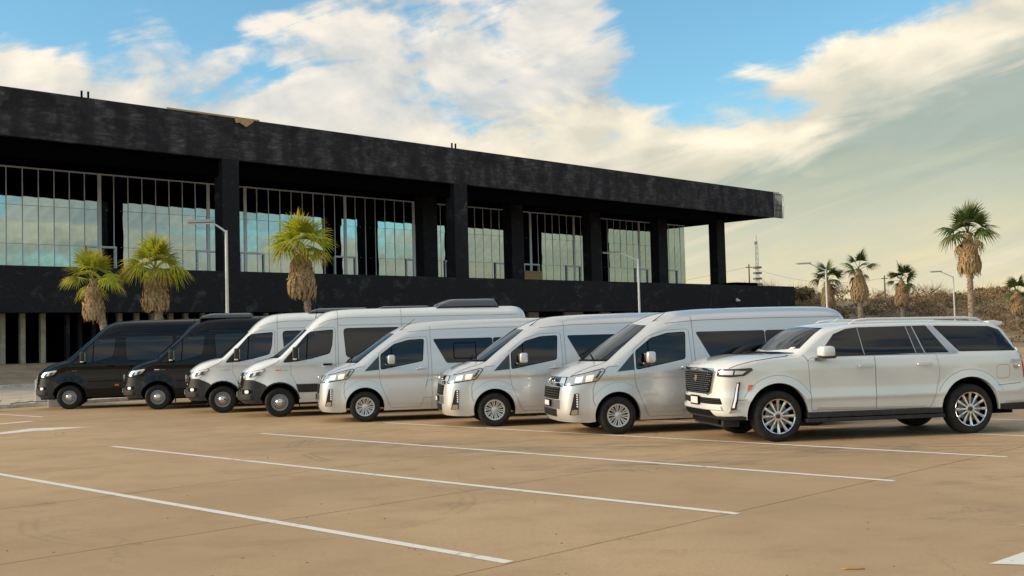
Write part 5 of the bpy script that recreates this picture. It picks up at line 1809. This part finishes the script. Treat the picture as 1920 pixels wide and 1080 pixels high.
grp('bracing', mb, M['galv'], mast)
for q in range(4):
    grp('antenna_drum', MB().box((-.6, -.45, 6.7 + q * .95), (.6, .45, 7.05 + q * .95)), M['panel_dark'], mast)
grp('antenna_tip', MB().tube([(0, 0, h), (0, 0, h + 1.0)], .05, 6).box((-.35, -.2, h - .6), (.0, .2, h - .1)), M['galv'], mast)

poles = []
for xx, yy, Y, lab in ((1404, 495, 150, 'thin wooden utility pole left of the radio mast'), (1658, 516, 150, 'thin wooden utility pole between two hill palms')):
    p = px(xx, yy, Y); b = min(terrain_h(p.x, p.y), 5)
    r = empty('utility_pole', (p.x, p.y, b), 0, lab, 'utility pole', 'utility poles behind the car park')
    h = p.z - b
    grp('pole', MB().lathe([(.12, 0), (.08, h)], 8, 'z'), M['wood_pole'], r, smooth=True)
    grp('crossarm', MB().box((-.45, -.05, h - .5), (.45, .05, h - .4)), M['wood_pole'], r)
    poles.append(Vector((p.x, p.y, p.z - .35)))


def wire(a, b, sag, lab):
    pts = []
    for i in range(25):
        t = i / 24
        q = a.lerp(b, t); q.z -= sag * 4 * t * (1 - t)
        pts.append(q)
    o = grp('overhead_wire', MB().tube(pts, .014, 4), M['wood_pole'])
    put_props(o, lab, 'wire', 'overhead wires')


wire(poles[0], poles[1], 1.3, 'thin overhead wire sagging between the two utility poles')
wire(poles[0] + Vector((-28, 6, -3.5)), poles[0], .6, 'thin overhead wire running left from the pole beside the radio mast')

# ---- dry scrub on the hill: nobody could count it
M['scrub_brown'] = mottled('scrub_brown', (.19, .125, .07), (.33, .225, .13), .6, .95, 0, lo=.3, hi=.7)
M['scrub_olive'] = mottled('scrub_olive', (.10, .10, .04), (.18, .16, .065), .8, .95, 0)
M['scrub_green'] = mottled('scrub_green', (.07, .10, .018), (.13, .16, .03), 1.5, .9, 0)


def bush_faces(mb, c, r, h, rn, n, twig=.5):
    lobes = [(rn.gauss(0, .45) * r, rn.gauss(0, .45) * r, rn.uniform(.35, .8) * h, rn.uniform(.35, .65)) for _ in range(5)]
    for i in range(n):
        l = rn.choice(lobes)
        d = Vector((rn.gauss(0, 1), rn.gauss(0, 1), rn.gauss(0, .8))).normalized()
        q = rn.random() ** .35
        p = Vector(c) + Vector((l[0] + d.x * r * l[3] * q, l[1] + d.y * r * l[3] * q, max(.03, l[2] + d.z * h * .42 * q)))
        u = Vector((rn.gauss(0, 1), rn.gauss(0, 1), rn.gauss(.5, 1))).normalized()
        v = u.cross(Vector((rn.gauss(0, 1), rn.gauss(0, 1), rn.gauss(0, 1)))).normalized()
        if rn.random() < twig:
            ln, w = rn.uniform(.25, .6) * r, rn.uniform(.010, .03)
            d2 = (d + Vector((0, 0, .5)) + u * .5).normalized()
            mb.face([p - v * w, p + v * w, p + d2 * ln])
        else:
            s = rn.uniform(.05, .15) * (r ** .5)
            mb.face([p + u * s, p + v * s, p - u * s * .8, p - v * s])


def build_scrub():
    rn = random.Random(5)
    sets = {'scrub_brown': MB(), 'scrub_olive': MB()}
    count = 0
    while count < 1900:
        az = rn.uniform(.12, .72); Y = rn.uniform(96, 172)
        x = Y * math.tan(az)
        z = terrain_h(x, Y)
        if z < .25: continue
        if noise.noise(Vector((x * .05, Y * .05, 7))) < -.22 and rn.random() < .8: continue
        key = 'scrub_olive' if rn.random() < .22 else 'scrub_brown'
        r = rn.uniform(.6, 1.4)
        bush_faces(sets[key], (x, Y, z - .1), r, r * rn.uniform(.6, 1.0), rn, int(45 + 45 * r), .45)
        count += 1
    for key, mb in sets.items():
        obj('scrub', mb.mesh('scrub', fix=False), M[key], kind='stuff',
            label='dry brown thorn scrub covering the hill' if key == 'scrub_brown' else 'dull olive low scrub scattered over the hill', cat='scrub')


build_scrub()


def shrub(xx, yy, Y, r, h, mat, lab, seed, bare=False):
    rn = random.Random(seed)
    p = px(xx, yy, Y); z = terrain_h(p.x, p.y)
    o = empty('shrub', (p.x, p.y, z - .05), 0, lab, 'shrub', 'shrubs on the hill')
    sb = MB()
    ends = []
    for i in range(9 if bare else 6):
        a = rn.uniform(0, 2 * pi); q = Vector((cos(a) * r * rn.uniform(.3, .9), sin(a) * r * rn.uniform(.3, .9), h * rn.uniform(.6, 1.0)))
        mid = q * .5 + Vector((rn.gauss(0, .15), rn.gauss(0, .15), .1)) * r
        sb.tube([(0, 0, 0), mid, q], [.05, .035, .012], 5)
        for k in range(7 if bare else 3):
            s = mid.lerp(q, rn.random()); e = s + Vector((rn.gauss(0, .35), rn.gauss(0, .35), rn.uniform(.1, .5))) * r
            sb.tube([s, e], [.018, .006], 4); ends.append(e)
    grp('stem', sb, M['scrub_brown'], o)
    cb = MB()
    bush_faces(cb, (0, 0, 0), r, h, rn, int((160 if bare else 900) * r), .8 if bare else .25)
    obj('foliage', cb.mesh('foliage', fix=False), M[mat], o)


shrub(1505, 590, 104, 1.9, 1.9, 'scrub_green', 'bright green bush at the foot of the hill beside the building end', 61)
shrub(1502, 565, 140, 2.4, 1.9, 'scrub_brown', 'large brown thicket on the skyline right of the building end', 62)
shrub(1578, 560, 150, 2.0, 1.8, 'scrub_brown', 'bare spreading thorn bush on the skyline between the two leftmost hill palms', 63, True)
shrub(1650, 560, 158, 1.6, 1.5, 'scrub_brown', 'small bare thorn bush on the skyline by the utility pole', 64, True)
shrub(1737, 565, 146, 2.5, 2.1, 'scrub_brown', 'widest bare thorn bush on the skyline, left of the rightmost lamp', 65, True)
shrub(1762, 568, 150, 2.0, 1.8, 'scrub_brown', 'bare thorn bush on the skyline directly behind the rightmost lamp', 66, True)
shrub(1868, 572, 148, 2.4, 1.4, 'scrub_brown', 'dense brown bush on the skyline right of the tallest palm', 67)
shrub(1430, 548, 150, 2.4, 2.8, 'scrub_brown', 'bare thorn bush showing above the terrace wall beside the radio mast', 68, True)
shrub(1350, 545, 150, 3.2, 1.6, 'scrub_brown', 'dull bush seen through the gap under the roof end', 69)

# ---- small things by the kerb and on the concrete
M['block_white'] = mottled('block_white', (.62, .60, .55), (.72, .70, .66), 3, .75, .2, .01)
for (x, y, rz, sx, sy, sz, lab) in ((-15.1, 36.5, radians(20), .95, .5, .86, 'tall white painted concrete block by the kerb left of the black van'),
                                    (-14.35, 35.75, radians(20), 1.0, .45, .62, 'low white concrete block tucked beside the black van bumper')):
    o = obj('concrete_block', MB().box((-sx / 2, -sy / 2, 0), (sx / 2, sy / 2, sz)).mesh('concrete_block', bevel=.015), M['block_white'], loc=(x, y, -.01), rot=(0, 0, rz))
    put_props(o, lab, 'block', 'white concrete blocks')
M['twig'] = mottled('twig', (.38, .22, .07), (.50, .32, .12), 20, .8, .2, .004)
tw = grp('dry_twig', MB().tube([(-.085, 0, .007), (-.03, .004, .009), (.04, -.003, .008), (.088, .002, .007)], [.005, .007, .007, .005], 6), M['twig'], smooth=True)
tw.location = (2.50, 8.46, 0); tw.rotation_euler = (0, 0, -.02)
put_props(tw, 'short yellow dry twig lying on the concrete in the foreground', 'twig')
rn = random.Random(8)
for i, (a, n0, L, lab) in enumerate(((14.6, -36.1, 1.6, 'dry grey branch lying along the kerb behind the leftmost black van'), (15.9, -36.05, 1.2, 'smaller dry branch on the kerb under the leftmost black van'))):
    mb = MB()
    pts = [(-L / 2, 0, .14), (-L * .1, .05, .17), (L * .3, 0, .16), (L / 2, .04, .20)]
    mb.tube(pts, [.016, .013, .009, .004], 5)
    for k in range(9):
        t = rn.uniform(-.45, .4) * L
        mb.tube([(t, .02, .16), (t + rn.uniform(.05, .3), rn.gauss(0, .12), .16 + rn.uniform(.03, .16))], [.008, .003], 4)
    o = grp('dry_branch', mb, M['wood_pole'])
    o.location = (*lot_xy(a, n0), .0); o.rotation_euler = (0, 0, FA * .7)
    put_props(o, lab, 'branch', 'dry branches by the kerb')
# spiky green plant at the left edge of the picture
p = px(0, 741, 33.5)
pl = empty('spiky_plant', (p.x - .25, p.y, 0), 0, 'spiky green leaf tuft at the left edge beside the lot', 'plant')
rn = random.Random(4)
for i in range(16):
    a = rn.uniform(0, 2 * pi); L = rn.uniform(.45, .7); w = .03
    d = Vector((cos(a), sin(a), rn.uniform(.25, 1.1))).normalized(); s = Vector((-sin(a), cos(a), 0)) * w
    q = Vector((0, 0, 0)); mid = d * L * .55; e = d * L + Vector((0, 0, -.05))
    grp('leaf', MB().add([q - s * .6, q + s * .6, mid + s, mid - s, e], [(0, 1, 2, 3), (3, 2, 4)]), M['scrub_green'], pl)

# grit, chips and dry leaf scraps scattered over the concrete
rn = random.Random(12)
mb = MB()
for i in range(100):
    Y = 7.5 + 16 * rn.random() ** 1.3
    X = rn.uniform(-.5, .5) * Y
    r = rn.uniform(.003, .010); a = rn.uniform(0, 6.28); q = rn.uniform(.4, 1.0)
    c = Vector((X, Y, 0))
    u = Vector((cos(a), sin(a), 0)) * r * rn.uniform(1, 2.4); v = Vector((-sin(a), cos(a), 0)) * r
    h = Vector((0, 0, r * q))
    mb.add([c - u, c + v, c + u, c - v, c - u * .4 + h, c + v * .4 + h * 1.1, c + u * .5 + h * .8], [(0, 1, 5, 4), (1, 2, 6, 5), (2, 3, 6), (3, 0, 4), (3, 4, 5, 6)])
M['grit'] = mottled('grit', (.06, .045, .03), (.20, .14, .08), 30, .9, 0)
obj('grit', mb.mesh('grit'), M['grit'], kind='stuff', label='dark grit and leaf scraps scattered over the concrete', cat='grit')
